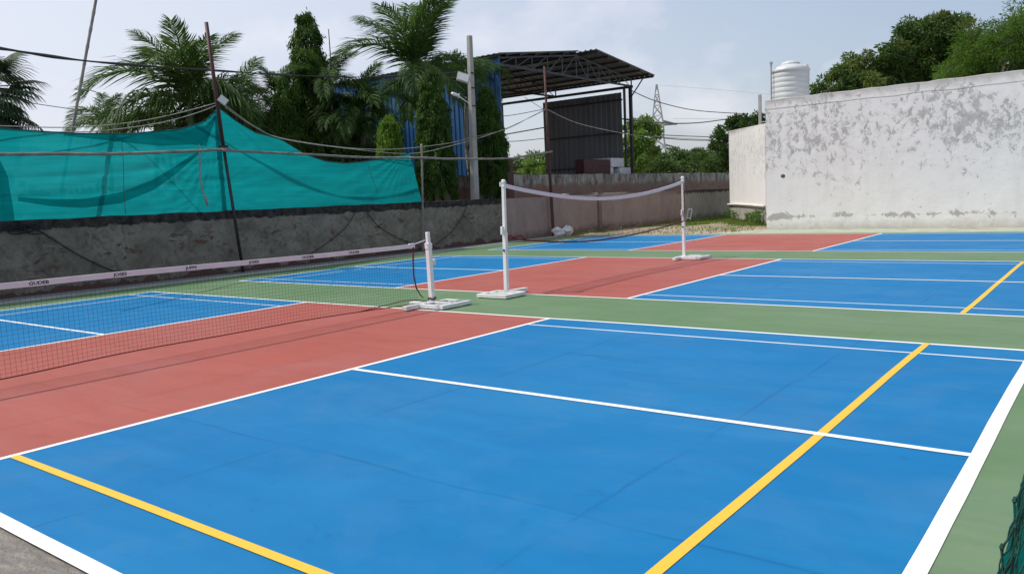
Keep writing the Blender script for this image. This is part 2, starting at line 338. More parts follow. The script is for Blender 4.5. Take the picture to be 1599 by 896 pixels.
L_ash = leafmat('mast_tree_leaf', (0.022, 0.062, 0.010), (0.075, 0.15, 0.022), 0.34)
L_ash2 = leafmat('young_mast_tree_leaf', (0.08, 0.17, 0.02), (0.16, 0.27, 0.03), 0.45)
L_mango = leafmat('mango_leaf', (0.030, 0.070, 0.018), (0.075, 0.135, 0.03), 0.28)
L_flush = leafmat('mango_new_leaf', (0.07, 0.11, 0.025), (0.14, 0.17, 0.04), 0.3)
L_feather = leafmat('feathery_leaf', (0.035, 0.085, 0.012), (0.09, 0.17, 0.022), 0.4)
L_bush = leafmat('bush_leaf', (0.04, 0.08, 0.025), (0.10, 0.16, 0.05), 0.3)
L_bright = leafmat('bright_bush_leaf', (0.06, 0.13, 0.02), (0.15, 0.25, 0.05), 0.4)
L_grass = leafmat('grass_blade', (0.06, 0.12, 0.02), (0.20, 0.26, 0.06), 0.3)
# shade net cloth: thin woven plastic, light shines through
def shade_cloth(name, col, tcol, see=0.10):
    m = N(name)
    w = m.ramp(m.noise(1.0, 5, 0.6, vec=m.map(m.pos, (1, 0.5, 3.0))), 0.3, 0.7)
    w = m.math('ADD', m.math('MULTIPLY', w, 0.5), m.math('MULTIPLY', m.ramp(m.noise(2.6, 6, 0.65, vec=m.map(m.pos, (1, 0.28, 7.0), (R_(5), 0, 0)), dist=0.6), 0.35, 0.65), 0.6))
    c = m.mix(w, col, tuple(x*0.70 for x in col)); m.done(c, 0.75, 0, 0.2)
    fz = m.noise(2.0, 5, 0.6, vec=m.map(m.pos, (1, 0.6, 2.6), (R_(18), 0, 0)), dist=0.8); m.bump(fz, 0.3, 0.03)
    t = m.n.new('ShaderNodeBsdfTranslucent'); m.l.new(m.mix(w, tcol, tuple(x*0.70 for x in tcol)), t.inputs[0])
    tr = m.n.new('ShaderNodeBsdfTransparent'); tr.inputs[0].default_value = (0.15, 0.7, 0.72, 1)
    a = m.n.new('ShaderNodeMixShader'); a.inputs[0].default_value = 0.62; m.l.new(m.b.outputs[0], a.inputs[1]); m.l.new(t.outputs[0], a.inputs[2])
    b = m.n.new('ShaderNodeMixShader'); b.inputs[0].default_value = see; m.l.new(a.outputs[0], b.inputs[1]); m.l.new(tr.outputs[0], b.inputs[2])
    m.l.new(b.outputs[0], m.out.inputs[0]); return m.m
M_cloth = shade_cloth('green_shade_cloth', (0.008, 0.19, 0.19), (0.005, 0.40, 0.445), 0.05)
M_cloth2 = shade_cloth('green_shade_cloth_fold', (0.006, 0.14, 0.14), (0.003, 0.22, 0.24), 0.58)  # darker copy: light lost through two layers is put into its colour
M_netteal = simple('teal_rope_net', (0.003, 0.06, 0.045), 0.75, var=0.4, scale=30)
M_clothfg = shade_cloth('teal_backing_cloth', (0.01, 0.25, 0.21), (0.008, 0.33, 0.28), 0.03)

# ------------------------------------------------------------------ setting: ground and courts
def sheet(name, x0, y0, x1, y1, z, mat, k='structure', n=1):
    b = MB()
    b.quad((x0, y0, z), (x1, y0, z), (x1, y1, z), (x0, y1, z)); return kind(b.build(name, mat), k)
def smoothn(x, y, s, seed=0): return noise.noise(Vector((x*s, y*s, seed)))
g = MB(); g.quad((-900, -900, -0.14), (900, -900, -0.14), (900, 900, -0.14), (-900, 900, -0.14)); kind(g.build('ground', M_earth), 'structure')
# uneven earth yard between the courts and the walls
b = MB(); nx, ny = 150, 190; X0, X1, Y0, Y1 = -9.0, 13.0, 19.55, 52.0
for j in range(ny+1):
    for i in range(nx+1):
        x = X0+(X1-X0)*i/nx; y = Y0+(Y1-Y0)*(j/ny)**1.5
        d = min(1, (y-Y0)/1.2); z = -0.05+0.035*d+0.05*d*smoothn(x, y, 0.7)+0.02*d*smoothn(x, y, 3.1, 4)
        b.v.append((x, y, z))
for j in range(ny):
    for i in range(nx): a = j*(nx+1)+i; b.f.append((a, a+1, a+nx+2, a+nx+1))
kind(b.build('earth_yard', M_earth, smooth=True), 'structure')
# concrete apron on the near side and left strip under the wall
b = MB(); b.prism([(-8.99, -9), (14, -9), (14, -3.16), (-8.99, -3.16)], -0.12, -0.012); kind(b.build('concrete_apron', M_conc), 'structure')
b = MB(); b.prism([(-8.99, -3.155), (-7.90, -3.155), (-7.98, 12.6), (-8.50, 19.5), (-8.99, 19.5)], -0.12, -0.016); kind(b.build('wall_foot_strip', M_strip), 'structure')
# low pale kerb along the court edge
b = MB()
def strip(pts, w, z0, z1, out):
    for (ax, ay), (bx, by) in zip(pts[:-1], pts[1:]):
        dx, dy = bx-ax, by-ay; L = math.hypot(dx, dy); nx_, ny_ = -dy/L*w/2, dx/L*w/2
        out.prism([(ax-nx_, ay-ny_), (bx-nx_, by-ny_), (bx+nx_, by+ny_), (ax+nx_, ay+ny_)], z0, z1)
strip([(-7.84, -3.15), (-7.90, 6.1), (-7.95, 12.5), (-8.43, 19.3)], 0.11, -0.12, 0.022, b)
kind(b.build('kerb', M_kerb), 'structure')
CW_ = 2.236; LX = -6.72; LR = 7.0; H = 3.05
S1, S2, S3 = (-3.05, 3.05), (4.894, 10.994), (12.921, 19.021)
b = MB(); b.prism([(-7.78, -3.15), (14, -3.15), (14, 19.62), (-8.38, 19.30), (-7.895, 12.5)], -0.12, 0.0); kind(b.build('green_court_surface', M_green), 'structure')
b = MB(); b.prism([(-3.0, 19.45), (14, 19.25), (14, 20.6), (5.4, 21.14), (-1.9, 21.6), (-3.0, 20.3)], -0.12, 0.002); kind(b.build('dusty_court_edge', M_palegreen), 'structure')
BR = 13.6
for i, (a0, a1) in enumerate((S1, S2, S3)):
    xr = LR+0.03 if i < 2 else LR
    lo = a0 if i else -3.15
    for x0, x1, mt, nm in ((LX, -CW_, M_blue, 'blue_court_half'), (CW_, xr, M_blue, 'blue_court_half'), (-CW_, CW_, M_red, 'red_court_zone')):
        sheet(nm, x0, lo, x1, a1, 0.0012, mt)
# hand painted lines: ribbons with a slight waver in edge and width
def ribbon(b, p, q, w, z, seed=0, wob=0.006):
    p = Vector((p[0], p[1], 0)); q = Vector((q[0], q[1], 0)); L = (q-p).length; t = (q-p)/L; n = Vector((-t.y, t.x, 0))
    k = max(2, int(L/0.12)); prev = None
    for i in range(k+1):
        c = p+t*(L*i/k); s = i/k*L
        e = 0 if i in (0, k) else 1
        o = noise.noise(Vector((s*0.5, seed*7.3, 0)))*wob*1.2*e; a = w/2+noise.noise(Vector((s*1.7, seed*3.1, 5)))*wob*0.35; c2 = w/2+noise.noise(Vector((s*1.9, seed*5.7, 9)))*wob*0.35
        A = c+n*(o+a); B = c+n*(o-c2); cur = ((A.x, A.y, z), (B.x, B.y, z))
        if prev: b.quad(prev[1], cur[1], cur[0], prev[0])
        prev = cur
LB = MB()
WL = 0.05; Z1, Z2 = 0.0022, 0.0030
sd_ = 1
for i, (a0, a1) in enumerate((S1, S2, S3)):
    mid = (a0+a1)/2
    for y, w in ((a0, 0.09 if i == 0 else WL), (a1, WL)):
        if i == 0 and y == a0: ribbon(LB, (LX, -3.175), (LR+0.07, -3.185), 0.075, Z1, sd_, 0.004)
        else: ribbon(LB, (LX-0.02, y), (LR+0.05 , y), w, Z1, sd_)
        sd_ += 1
    for y in (a0+0.455, a1-0.455):
        if i == 0 and y < 0: continue
        ribbon(LB, (LX+0.02, y), (-CW_, y), 0.028, Z1, sd_); ribbon(LB, (CW_, y), (LR, y), 0.03, Z1, sd_+1); sd_ += 2
    for x in (-CW_, CW_): ribbon(LB, (x, a0+(-0.13 if i == 0 else WL/2)), (x, a1-WL/2), 0.05, Z2, sd_); sd_ += 1
    for x, w in ((LX, 0.05), (LX+0.70, 0.03)): ribbon(LB, (x, a0+WL/2), (x, a1-WL/2), w, Z2, sd_); sd_ += 1
    ribbon(LB, (-CW_+0.02, mid), (LX+0.72 if i == 0 else LX+0.02, mid), 0.05, Z1, sd_, 0.004); ribbon(LB, (CW_+0.02, mid), (LR, mid), 0.055, 0.0052, sd_+1, 0.004); sd_ += 2
    ribbon(LB, (LR+0.032, a0-0.02 if i else -3.21), (LR+0.032, a1+0.0), 0.075, 0.0038, sd_, 0.006); sd_ += 1
kind(LB.build('white_court_lines', M_white), 'structure')
YB = MB()
for i, (a0, a1) in enumerate((S1, S2)):
    ribbon(YB, (6.24, a0+(0.03 if i else -0.10)), (6.24, a1-0.0), 0.056, 0.0044, 50+i, 0.007)
ribbon(YB, (CW_+0.03, -2.715), (LR, -2.715), 0.054, 0.0060, 60, 0.006)
kind(YB.build('yellow_court_lines', M_yellow), 'structure')

# ------------------------------------------------------------------ boundary walls
def wall_run(name, x0, x1, y0, y1, z, mat, parent=None, jag=0.02, seg=0.25, z0=-0.14, seed=0):
    b = MB(); k = int(abs(y1-y0)/seg); n0 = 0
    for i in range(k+1):
        y = y0+(y1-y0)*i/k; zt = z+jag*noise.noise(Vector((y*1.3, seed, 2)))+jag*0.5*noise.noise(Vector((y*5, seed, 7)))
        dx = 0.008*noise.noise(Vector((y*0.8, seed, 3)))
        b.v += [(x1+dx, y, z0), (x1+dx, y, zt-0.01), (x1-0.015+dx, y, zt), (x0, y, zt), (x0, y, z0)]
    for i in range(k):
        a = i*5
        for j in range(4): b.f.append((a+j, a+5+j, a+6+j, a+1+j))
    b.f.append((0, 1, 2, 3, 4)); b.f.append(tuple(k*5+j for j in (4, 3, 2, 1, 0)))
    return b.build(name, mat, parent)
w1 = thing('boundary_wall', (-9.1, 5, 0), 'low dark grey plaster wall with black coping and bared brick, under the green cloth', 'wall')
wall_run('plaster_face', -9.23, -9.0, -9.0, 16.55, 1.425, M_wall_grey, w1, seed=1)
w2 = thing('boundary_wall', (-9.1, 25, 0), 'low faded pink plaster wall behind the far badminton net', 'wall')
wall_run('plaster_face', -9.24, -9.01, 16.553, 48.0, 1.40, M_wall_pink, w2, seed=2)
b = MB(); b.box((-9.008, 22.6, -0.1), (-8.93, 22.82, 1.37)); b.build('pilaster', simple('stained_pilaster', (0.19, 0.14, 0.12), 0.9, var=0.25), w2, bevel=0.01)
M_pbrick = simple('pale_brick', (0.42, 0.36, 0.31), 0.9, var=0.3)
for y, s, lb in ((20.4, .09, 'pale brick on the pink wall top, just right of the maroon pole'), (22.5, .08, 'pale brick on the wall top, right above the pilaster')):
    tag(MB().box((-9.2, y, 1.40), (-9.03, y+s*2.6, 1.40+s)).build('loose_brick', M_pbrick, bevel=0.01), lb, 'brick')
tag(MB().box((-9.2, 23.2, 1.40), (-9.05, 25.0, 1.455)).build('coping_slab', M_pbrick, bevel=0.01), 'thin pale slab lying on the pink wall top, right of the pilaster', 'slab')
w3 = thing('back_wall', (-11.6, 25, 0), 'taller weathered wall with flaking top and bared brick, behind the pink wall', 'wall')
wall_run('masonry_face', -11.85, -11.6, 10.0, 52.0, 2.32, M_wall_back, w3, jag=0.03, seed=3)

# white building on the right
ww = thing('white_building', (3, 22, 0), 'white windowless building with grey peeling patches at right edge of the courts', 'building')
FP = [(-1.90, 21.58), (14.0, 20.55), (14.0, 24.2), (-2.95, 24.5)]
MB().prism(FP, -0.14, [3.93, 3.93, 3.93, 3.93]).build('wall', M_ww, ww)
def ledge(fp, i0, i1, t0, t1, z0, z1, jag=0.0):
    b = MB(); a = Vector((*fp[i0], 0)); c = Vector((*fp[i1], 0)); L = (c-a).length; d = (c-a)/L; n = Vector((d.y, -d.x, 0)); k = int(L/0.3)
    for i in range(k+1):
        p = a+d*(L*i/k); zt = z1+jag*noise.noise(Vector((i*0.6, 1, 1)))+jag*0.6*noise.noise(Vector((i*1.9, 3, 1))); q = p+n*t1; r = p-n*t0
        lo = z0+0.03*noise.noise(Vector((i*0.35, 8, 1)))
        b.v += [(q.x, q.y, lo), (q.x, q.y, zt-0.015), (q.x-n.x*.015, q.y-n.y*.015, zt), (r.x, r.y, zt), (r.x, r.y, z0-0.1)]
    for i in range(k):
        s = i*5
        for j in range(4): b.f.append((s+j, s+5+j, s+6+j, s+1+j))
    b.f.append((0, 1, 2, 3, 4)); b.f.append(tuple(k*5+j for j in (4, 3, 2, 1, 0)))
    return b
ledge(FP, 0, 1, 0.22, 0.009, 3.90, 4.19, 0.03).build('parapet', M_ww, ww)
b = MB(); p0, p1 = Vector(FP[0]), Vector(FP[1]); b.prism([(-2.0, 21.80), (-2.93, 24.45), (-2.7, 24.45), (-1.78, 21.81)], 3.93, 4.12); b.build('side_parapet', M_ww, ww)
# one small hole with brick showing
h = on_y(1222, 275, 21.50); b = MB(); b.lathe((0, 0, 0), [(0.075, 0), (0.05, 0.02)], 9)
ho = b.build('brick_hole', simple('broken_brick', (0.14, 0.07, 0.055), 0.9), ww); ho.data.transform(Matrix.Translation((h[0], 21.575-(h[0]+1.9)*0.0648-0.002, h[2])) @ Matrix.Rotation(R_(90), 4, 'X') @ Matrix.Diagonal((1, 0.8, 0.4, 1)))
# cream annex
wc = thing('cream_building', (-4, 28, 0), 'lower cream plastered building with a pipe along its foot, left of the peeling white building', 'building')
FP2 = [(-7.14, 31.25), (-3.18, 25.0), (3.5, 24.9), (3.5, 31.25)]
MB().prism(FP2, -0.14, [4.02, 3.72, 3.72, 4.0]).build('wall', M_cream, wc)
a, c = on_g(1138, 343), on_g(1196, 352)
def onface(t, z, off=0.06):   # along the annex face
    A = Vector((-7.14, 31.25, 0)); B = Vector((-3.18, 25.0, 0)); d = (B-A).normalized(); n = Vector((d.y, -d.x, 0))
    q = A.lerp(B, t)+n*off; return (q.x, q.y, z)
MB().tube([onface(-0.03, 0.66), onface(0.3, 0.70), onface(0.7, 0.70), onface(1.0, 0.69)], 0.05, 8).build('foot_pipe', simple('whitewashed_pipe', (0.68, 0.65, 0.6), 0.7), wc, smooth=True)
b = MB(); b.prism([onface(0, 0, 0.0)[:2], onface(1, 0, 0.0)[:2], onface(1, 0, 0.02)[:2], onface(0, 0, 0.02)[:2]], -0.1, 0.60); b.build('damp_plinth', concrete('grey_render', (0.30, 0.28, 0.25), (0.44, 0.42, 0.38), (0.2, 0.18, 0.16), 0.4), wc)
ledge(FP2, 0, 1, 0.2, 0.014, 3.62, 3.86, 0.02)
# concrete post on the annex roof
pb = on_g(1187, 190); q = at(1187, 192, 33.5); q2 = at(1188, 148, 33.5)
b = MB(); b.box((q[0]-0.05, q[1]-0.05, 3.74), (q[0]+0.05, q[1]+0.05, q2[2]))
tag(b.build('concrete_post', M_cpole), 'short grey concrete post standing on the cream building roof', 'post')

# water tank
T = at(1234.5, 157, 29.0); tz = 3.93; tr_ = 0.60
tk = thing('water_tank', (T[0], T[1], tz), 'white ribbed plastic water tank on the roof of the white building', 'water tank')
ztop = at(1235, 112, 29.0)[2]-tz
prof = [(tr_*0.99, 0.0)]; nr = 7
for i in range(nr):
    z0 = 0.06+(ztop-0.1)*i/nr; z1 = 0.06+(ztop-0.1)*(i+1)/nr; d = (z1-z0)
    prof += [(tr_*0.985, z0), (tr_*1.0, z0+0.02), (tr_*1.0, z0+d*0.75), (tr_*0.984, z0+d*0.82), (tr_*0.984, z0+d*0.95)]
prof += [(tr_, ztop-0.04)]
MB().lathe((T[0], T[1], tz), prof, 40).build('tank_body', M_tank, tk, smooth=True)
MB().lathe((T[0], T[1], tz), [(tr_*1.0, ztop-0.035), (tr_*1.035, ztop-0.02), (tr_*1.03, ztop+0.05), (tr_*0.90, ztop+0.13), (tr_*0.55, ztop+0.20), (0.3, ztop+0.22)], 40).build('tank_shoulder', M_tank, tk, smooth=True)
MB().lathe((T[0], T[1], tz), [(0.29, ztop+0.20), (0.31, ztop+0.235), (0.27, ztop+0.29), (0.14, ztop+0.335), (0.02, ztop+0.345)], 28).build('lid', M_tank, tk, smooth=True)
b = MB(); rx, ry = AX[0][0], AX[0][1]; hx, hy = T[0]+rx*0.46, T[1]+ry*0.46
b.box((hx-0.1, hy-0.1, tz+ztop+0.03), (hx+0.12, hy+0.1, tz+ztop+0.2)); b.build('inlet_box', M_tank, tk, bevel=0.02)
p = at(1203, 157, 28.6); p2 = at(1204, 100, 28.6)
tag(MB().tube([(p[0], p[1]+0.1, 3.93), (p[0], p[1]+0.1, p2[2])], 0.028, 6).tube([(p[0], p[1]+0.1, p2[2]), (p[0], p[1]+0.1, p2[2]+0.07)], 0.05, 6).build('roof_pipe', simple('galvanised_pipe', (0.4, 0.41, 0.42), 0.5, 0.4)), 'thin upright metal pipe on the white roof, left of the water tank', 'pipe')

# ------------------------------------------------------------------ shed with blue wall
SX = -12.06; Y2, Y1_ = 20.64, 31.0; ZT = 6.6; YA = 26.2; ZA = 7.78; XL = -25.5
sh = thing('open_shed', (-16, 26, 0), 'tall open shed with blue sheet side wall and grey pitched roof on steel posts', 'shed')
def corrugated(p, q, z0, z1, pitch=0.24, depth=0.035, zq=None):   # trapezoid profile sheet wall from p to q
    p = Vector((*p, 0)); q = Vector((*q, 0)); L = (q-p).length; d = (q-p)/L; n = Vector((d.y, -d.x, 0)); b = MB(); s = 0; pts = []
    while s < L:
        for ds, o in ((0, 0), (0.60, 0), (0.68, 1), (0.92, 1), (1.0, 0)):
            x = s+ds*pitch
            if x <= L: pts.append((x, o*depth))
        s += pitch
    for i, (x, o) in enumerate(pts):
        c = p+d*x+n*o; zz = z1 if zq is None else z1+(zq-z1)*x/L; b.v += [(c.x, c.y, z0), (c.x, c.y, zz)]
    for i in range(len(pts)-1): b.f.append((2*i, 2*i+2, 2*i+3, 2*i+1))
    return b
corrugated((XL, Y2), (SX, Y2), 1.9, ZT+0.36).build('blue_side_wall', M_bluesheet, sh)
MB().box((SX-0.03, Y2-0.05, 1.9), (SX+0.03, Y2+0.03, ZT+0.34)).build('corner_flashing', M_bluesheet, sh)
MB().box((XL, Y2-0.02, -0.14), (SX-0.02, Y2+0.2, 1.9)).build('base_wall', M_wall_back, sh)
corrugated((-17.3, Y1_), (SX-0.45, Y1_), 2.0, ZT-0.25, 0.3, 0.04).build('grey_sheet_panel', M_greysheet, sh)
b = MB()
for z in (2.75, 4.35, 5.95): b.box((-17.2, Y1_-0.13, z), (SX-0.4, Y1_-0.05, z+0.07))
b.build('panel_rails', M_darkiron, sh)
# roof: two slopes, thin sheets, purlins below
RX = SX+1.05; EY = Y1_+0.65; NY = Y2-0.25
def slope(ya, za, yb, zb, pitch=0.28, RX=RX):
    b = MB(); L = RX-XL; k = int(L/pitch); pts = []
    for i in range(k+1):
        for ds, o in ((0, 0), (0.62, 0), (0.7, 1), (0.9, 1)):
            x = XL+(i+ds)*pitch
            if x <= RX: pts.append((x, o*0.04))
    for x, o in pts: b.v += [(x, ya, za+o), (x, yb, zb+o)]
    for i in range(len(pts)-1): b.f.append((2*i, 2*i+2, 2*i+3, 2*i+1))
    n = len(b.v)
    # underside 8 mm below, so the sheet has thickness
    for x, o in pts: b.v += [(x, ya, za+o-0.012), (x, yb, zb+o-0.012)]
    for i in range(len(pts)-1): b.f.append((n+2*i+1, n+2*i+3, n+2*i+2, n+2*i))
    return b
ZA = 7.55; slE = (ZA+0.10-(ZT+0.50))/(Y1_-YA); zE = ZT+0.50-slE*(EY-Y1_)
slN = (ZA+0.10-(ZT+0.38))/(YA-Y2); zN = ZT+0.38-slN*(Y2-NY)
rf = slope(YA-0.02, ZA+0.10, EY, zE).build('roof', M_roofsheet, sh)
slope(NY, zN, YA-0.06, ZA+0.135, RX=SX+0.25).build('roof', M_roofsheet, sh)
b = MB()
for t in (0.04, 0.2, 0.38, 0.56, 0.74, 0.9, 0.985):
    y = YA+(EY-YA)*t; z = ZA+0.10+(zE-ZA-0.10)*t; b.box((XL, y-0.03, z-0.10), (RX-0.05, y+0.03, z-0.014))
    y = YA+(NY-YA)*t; z = ZA+0.13+(zN-ZA-0.13)*t; b.box((XL, y-0.03, z-0.10), (RX-0.9, y+0.03, z-0.014))
b.build('purlins', M_darkiron, sh)
def truss(x):
    b = MB(); r = 0.035
    A = (x, Y2+0.05, ZT); B = (x, Y1_+0.15, ZT); Ct = (x, YA, ZA)
    A2 = (x, Y2+0.05, ZT+0.26)
    b.tube([A, B], 0.05, 4); b.tube([A2, Ct], 0.04, 4); b.tube([Ct, (x, Y1_+0.15, ZT+0.34)], 0.04, 4); b.tube([B, (x, Y1_+0.15, ZT+0.36)], 0.04, 4)
    k = 5
    for i in range(1, k+1):
        y = Y2+(YA-Y2)*i/k; z = ZT+0.26+(ZA-ZT-0.26)*i/k; b.tube([(x, y, ZT), (x, y, z)], r*0.7, 4)
        yp = Y2+(YA-Y2)*(i-1)/k; b.tube([(x, yp, ZT), (x, y, z)], r*0.7, 4)
        y = Y1_-(Y1_-YA)*i/k; z = ZT+0.34+(ZA-ZT-0.34)*i/k
        if i < k: b.tube([(x, y, ZT), (x, y, z)], r*0.7, 4)
        yp = Y1_-(Y1_-YA)*(i-1)/k; b.tube([(x, yp, ZT), (x, y, z)], r*0.7, 4)
    return b
truss(SX).build('truss', M_steelblue, sh); truss(SX-4.5).build('truss', M_darkiron, sh); truss(SX-8.8).build('truss', M_darkiron, sh)
MB().box((XL, Y1_+0.02, ZT-0.09), (SX+0.1, Y1_+0.14, ZT+0.03)).build('eave_beam', M_darkiron, sh)
XM = on_y(784, 200, Y1_)[0]
for x, mt in ((SX, M_darkiron), (SX-0.34, M_darkiron), (XM, M_maroon)):
    pw = 0.035 if abs(x-SX+0.34) < 0.01 else 0.07
    MB().box((x-pw, Y1_-0.04, -0.14), (x+pw, Y1_+0.10, ZT-0.1)).build('post', mt, sh)
# brackets at the far corner
MB().tube([(SX+0.0, Y1_, ZT-0.6), (SX+0.75, Y1_, ZT+0.3)], 0.035, 4).build('bracket', M_darkiron, sh)
MB().tube([(SX-0.34, Y1_, ZT-1.6), (SX, Y1_, ZT-1.6)], 0.03, 4).build('bracket', M_darkiron, sh)
for z in (3.0, 4.9): MB().tube([(XM+0.07, Y1_, z), (-17.3, Y1_, z+0.15)], 0.03, 5).build('side_rail', M_darkiron, sh)

# little cabin under the shed
cx, cy = at(952, 275, 39)[0:2]
cb = thing('cabin', (-11.9, 28.5, 0), 'small maroon and white metal cabin in front of the grey sheet panel', 'cabin')
XC = -12.45; CYs = [on_x(u, 255, XC)[1] for u in (912, 953, 973, 985)]
zt1 = on_x(930, 249, XC)[2]; zt2 = on_x(965, 247, XC)[2]; zt2b = on_x(965, 261, XC)[2]; zt3 = on_x(978, 262, XC)[2]
MB().box((XC-0.5, CYs[0], -0.14), (XC, CYs[1], zt1)).build('maroon_body', M_maroon, cb, bevel=0.02)
M_cabw = simple('white_cabin_sheet', (0.62, 0.64, 0.66), 0.6)
MB().box((XC-1.5, CYs[1]+0.01, zt2b), (XC+0.05, CYs[2], zt2)).build('white_canopy', M_cabw, cb, bevel=0.02)
MB().box((XC-1.5, CYs[1]+0.01, -0.14), (XC, CYs[1]+0.28, zt2b-0.01)).build('white_jamb', M_cabw, cb)
MB().box((XC-1.5, CYs[2]-0.5, -0.14), (XC+0.1, CYs[3], zt3)).build('white_box', M_cabw, cb, bevel=0.02)
MB().box((XC-1.5, CYs[1]+0.29, -0.14), (XC-0.5, CYs[2]-0.51, zt2b-0.01)).build('doorway', simple('dark_interior', (0.03, 0.018, 0.015), 0.9), cb)  # solid block, the unlit inside of the cabin painted as near-black
a = on_x(783, 248, -11.0); c = on_x(799, 270, -11.0)
tag(MB().box((-11.5, a[1], 1.2), (-10.9, c[1], a[2])).build('meter_box', M_maroon, bevel=0.02), 'small dark red metal box behind the wall, at the foot of the blue shed wall', 'box')

# dark low house behind the palms
dh = thing('low_house', (-22, 12, 0), 'dark low house with sheet roof, mostly hidden behind the palms', 'house')
hp = at(400, 220, 33); hq = at(600, 220, 33)
M_darkwall = simple('dark_grey_wall', (0.05, 0.05, 0.05), 0.9, var=0.3, scale=2)  # plain dark grey, varied slightly at random
MB().prism([(-18.9, 12.2), (-17.0, 18.6), (-22, 20.2), (-23.5, 13.5)], -0.14, 4.7).build('wall', M_darkwall, dh)
MB().prism([(-18.5, 11.2), (-16.4, 19.3), (-22.5, 20.8), (-24.2, 12.8)], [4.85, 4.85, 5.3, 5.3], [4.95, 4.95, 5.4, 5.4]).build('roof', M_roofsheet, dh)
b = MB(); hv = at(540, 230, 29.5)
for i in range(8):
    z = 3.0+i*0.16; d = Vector((3.0, 10.4, 0)).normalized(); A = Vector((-18.23, 14.0, z))
    b.prism([(A.x, A.y), (A.x+d.x*0.95, A.y+d.y*0.95), (A.x+d.x*0.95+0.08, A.y+d.y*0.95-0.02), (A.x+0.08, A.y-0.02)], z, z+0.07)
b.build('louvre_window', simple('grey_louvre', (0.22, 0.23, 0.23), 0.7), dh)

# ------------------------------------------------------------------ trees
def orient(d):      # orthonormal frames (n,3) for directions d
    d = d/np.linalg.norm(d, axis=1, keepdims=True)
    up = np.tile(np.array([0, 0, 1.0]), (len(d), 1)); s = np.cross(d, up); l = np.linalg.norm(s, axis=1, keepdims=True)
    s = np.where(l < 1e-3, np.array([1.0, 0, 0]), s/np.maximum(l, 1e-6)); return d, s
def leaf_quads(P, D, length, width, roll=None):
    D, S = orient(D); n = len(P)
    if roll is None: roll = RNG.uniform(0, math.pi, n)
    U = np.cross(S, D); S = S*np.cos(roll)[:, None]+U*np.sin(roll)[:, None]
    L = (length*RNG.uniform(0.7, 1.3, n))[:, None]; W = (width*RNG.uniform(0.75, 1.25, n))[:, None]
    return np.stack([P, P+D*L*0.45-S*W/2, P+D*L, P+D*L*0.45+S*W/2], 1)
def rand_unit(n):
    v = RNG.normal(size=(n, 3)); return v/np.linalg.norm(v, axis=1, keepdims=True)
def make_frond(L, leaf, rows, droop, wleaf, rise, plume=0.5, seed=1, curve=1.35):
    """frond growing along +X from the origin, arching down; returns mesh arrays"""
    rg = np.random.default_rng(seed); t = np.linspace(0, 1, 26)
    ang = rise-(droop)*t**curve
    dx = np.cos(ang)*L/25; dz = np.sin(ang)*L/25
    X = np.concatenate([[0], np.cumsum(dx)[:-1]]); Z = np.concatenate([[0], np.cumsum(dz)[:-1]])
    b = MB(); b.tube([(x, 0, z) for x, z in zip(X, Z)], [0.028*(1-0.85*q)+0.003 for q in t], 4)
    Q = []
    for i in range(rows):
        s = 0.10+0.9*(i+rg.random()*0.6)/rows; s = min(s, 0.995); x = np.interp(s, t, X); z = np.interp(s, t, Z); a = np.interp(s, t, ang)
        T_ = np.array([math.cos(a), 0, math.sin(a)]); Nn = np.array([-math.sin(a), 0, math.cos(a)])
        ll = leaf*(0.45+0.75*math.sin(math.pi*min(1, 0.18+s*0.82)))*rg.uniform(0.85, 1.12)
        for sg in (-1, 1):
            lift = rg.uniform(-0.35, 1.0)*plume
            d = np.array([0, sg, 0])*1.0+T_*(0.55+0.5*s)+Nn*lift; d /= np.linalg.norm(d)
            p = np.array([x, 0, z]); w = wleaf*rg.uniform(0.8, 1.2); wv = np.cross(d, Nn); wv /= max(1e-6, np.linalg.norm(wv)); wv = wv*0.85+Nn*0.5*rg.uniform(-1, 1)
            pts = [p]; dd = d.copy()
            for k in range(3):
                pts.append(pts[-1]+dd*ll/3); dd = dd+np.array([0, 0, -0.55-0.35*rg.random()]); dd /= np.linalg.norm(dd)
            ws = [w*0.5, w, w*0.8, 0.002]
            for k in range(3): Q.append([pts[k]-wv*ws[k]/2, pts[k+1]-wv*ws[k+1]/2, pts[k+1]+wv*ws[k+1]/2, pts[k]+wv*ws[k]/2])
    for q in Q: b.quad(*q)
    return b
FR = {}
def frond_mesh(key, **kw):
    if key not in FR:
        b = make_frond(**kw); me = bpy.data.meshes.new('frond'); me.from_pydata(b.v, [], b.f); me.update(); me.materials.append(L_palm); FR[key] = me
    return FR[key]
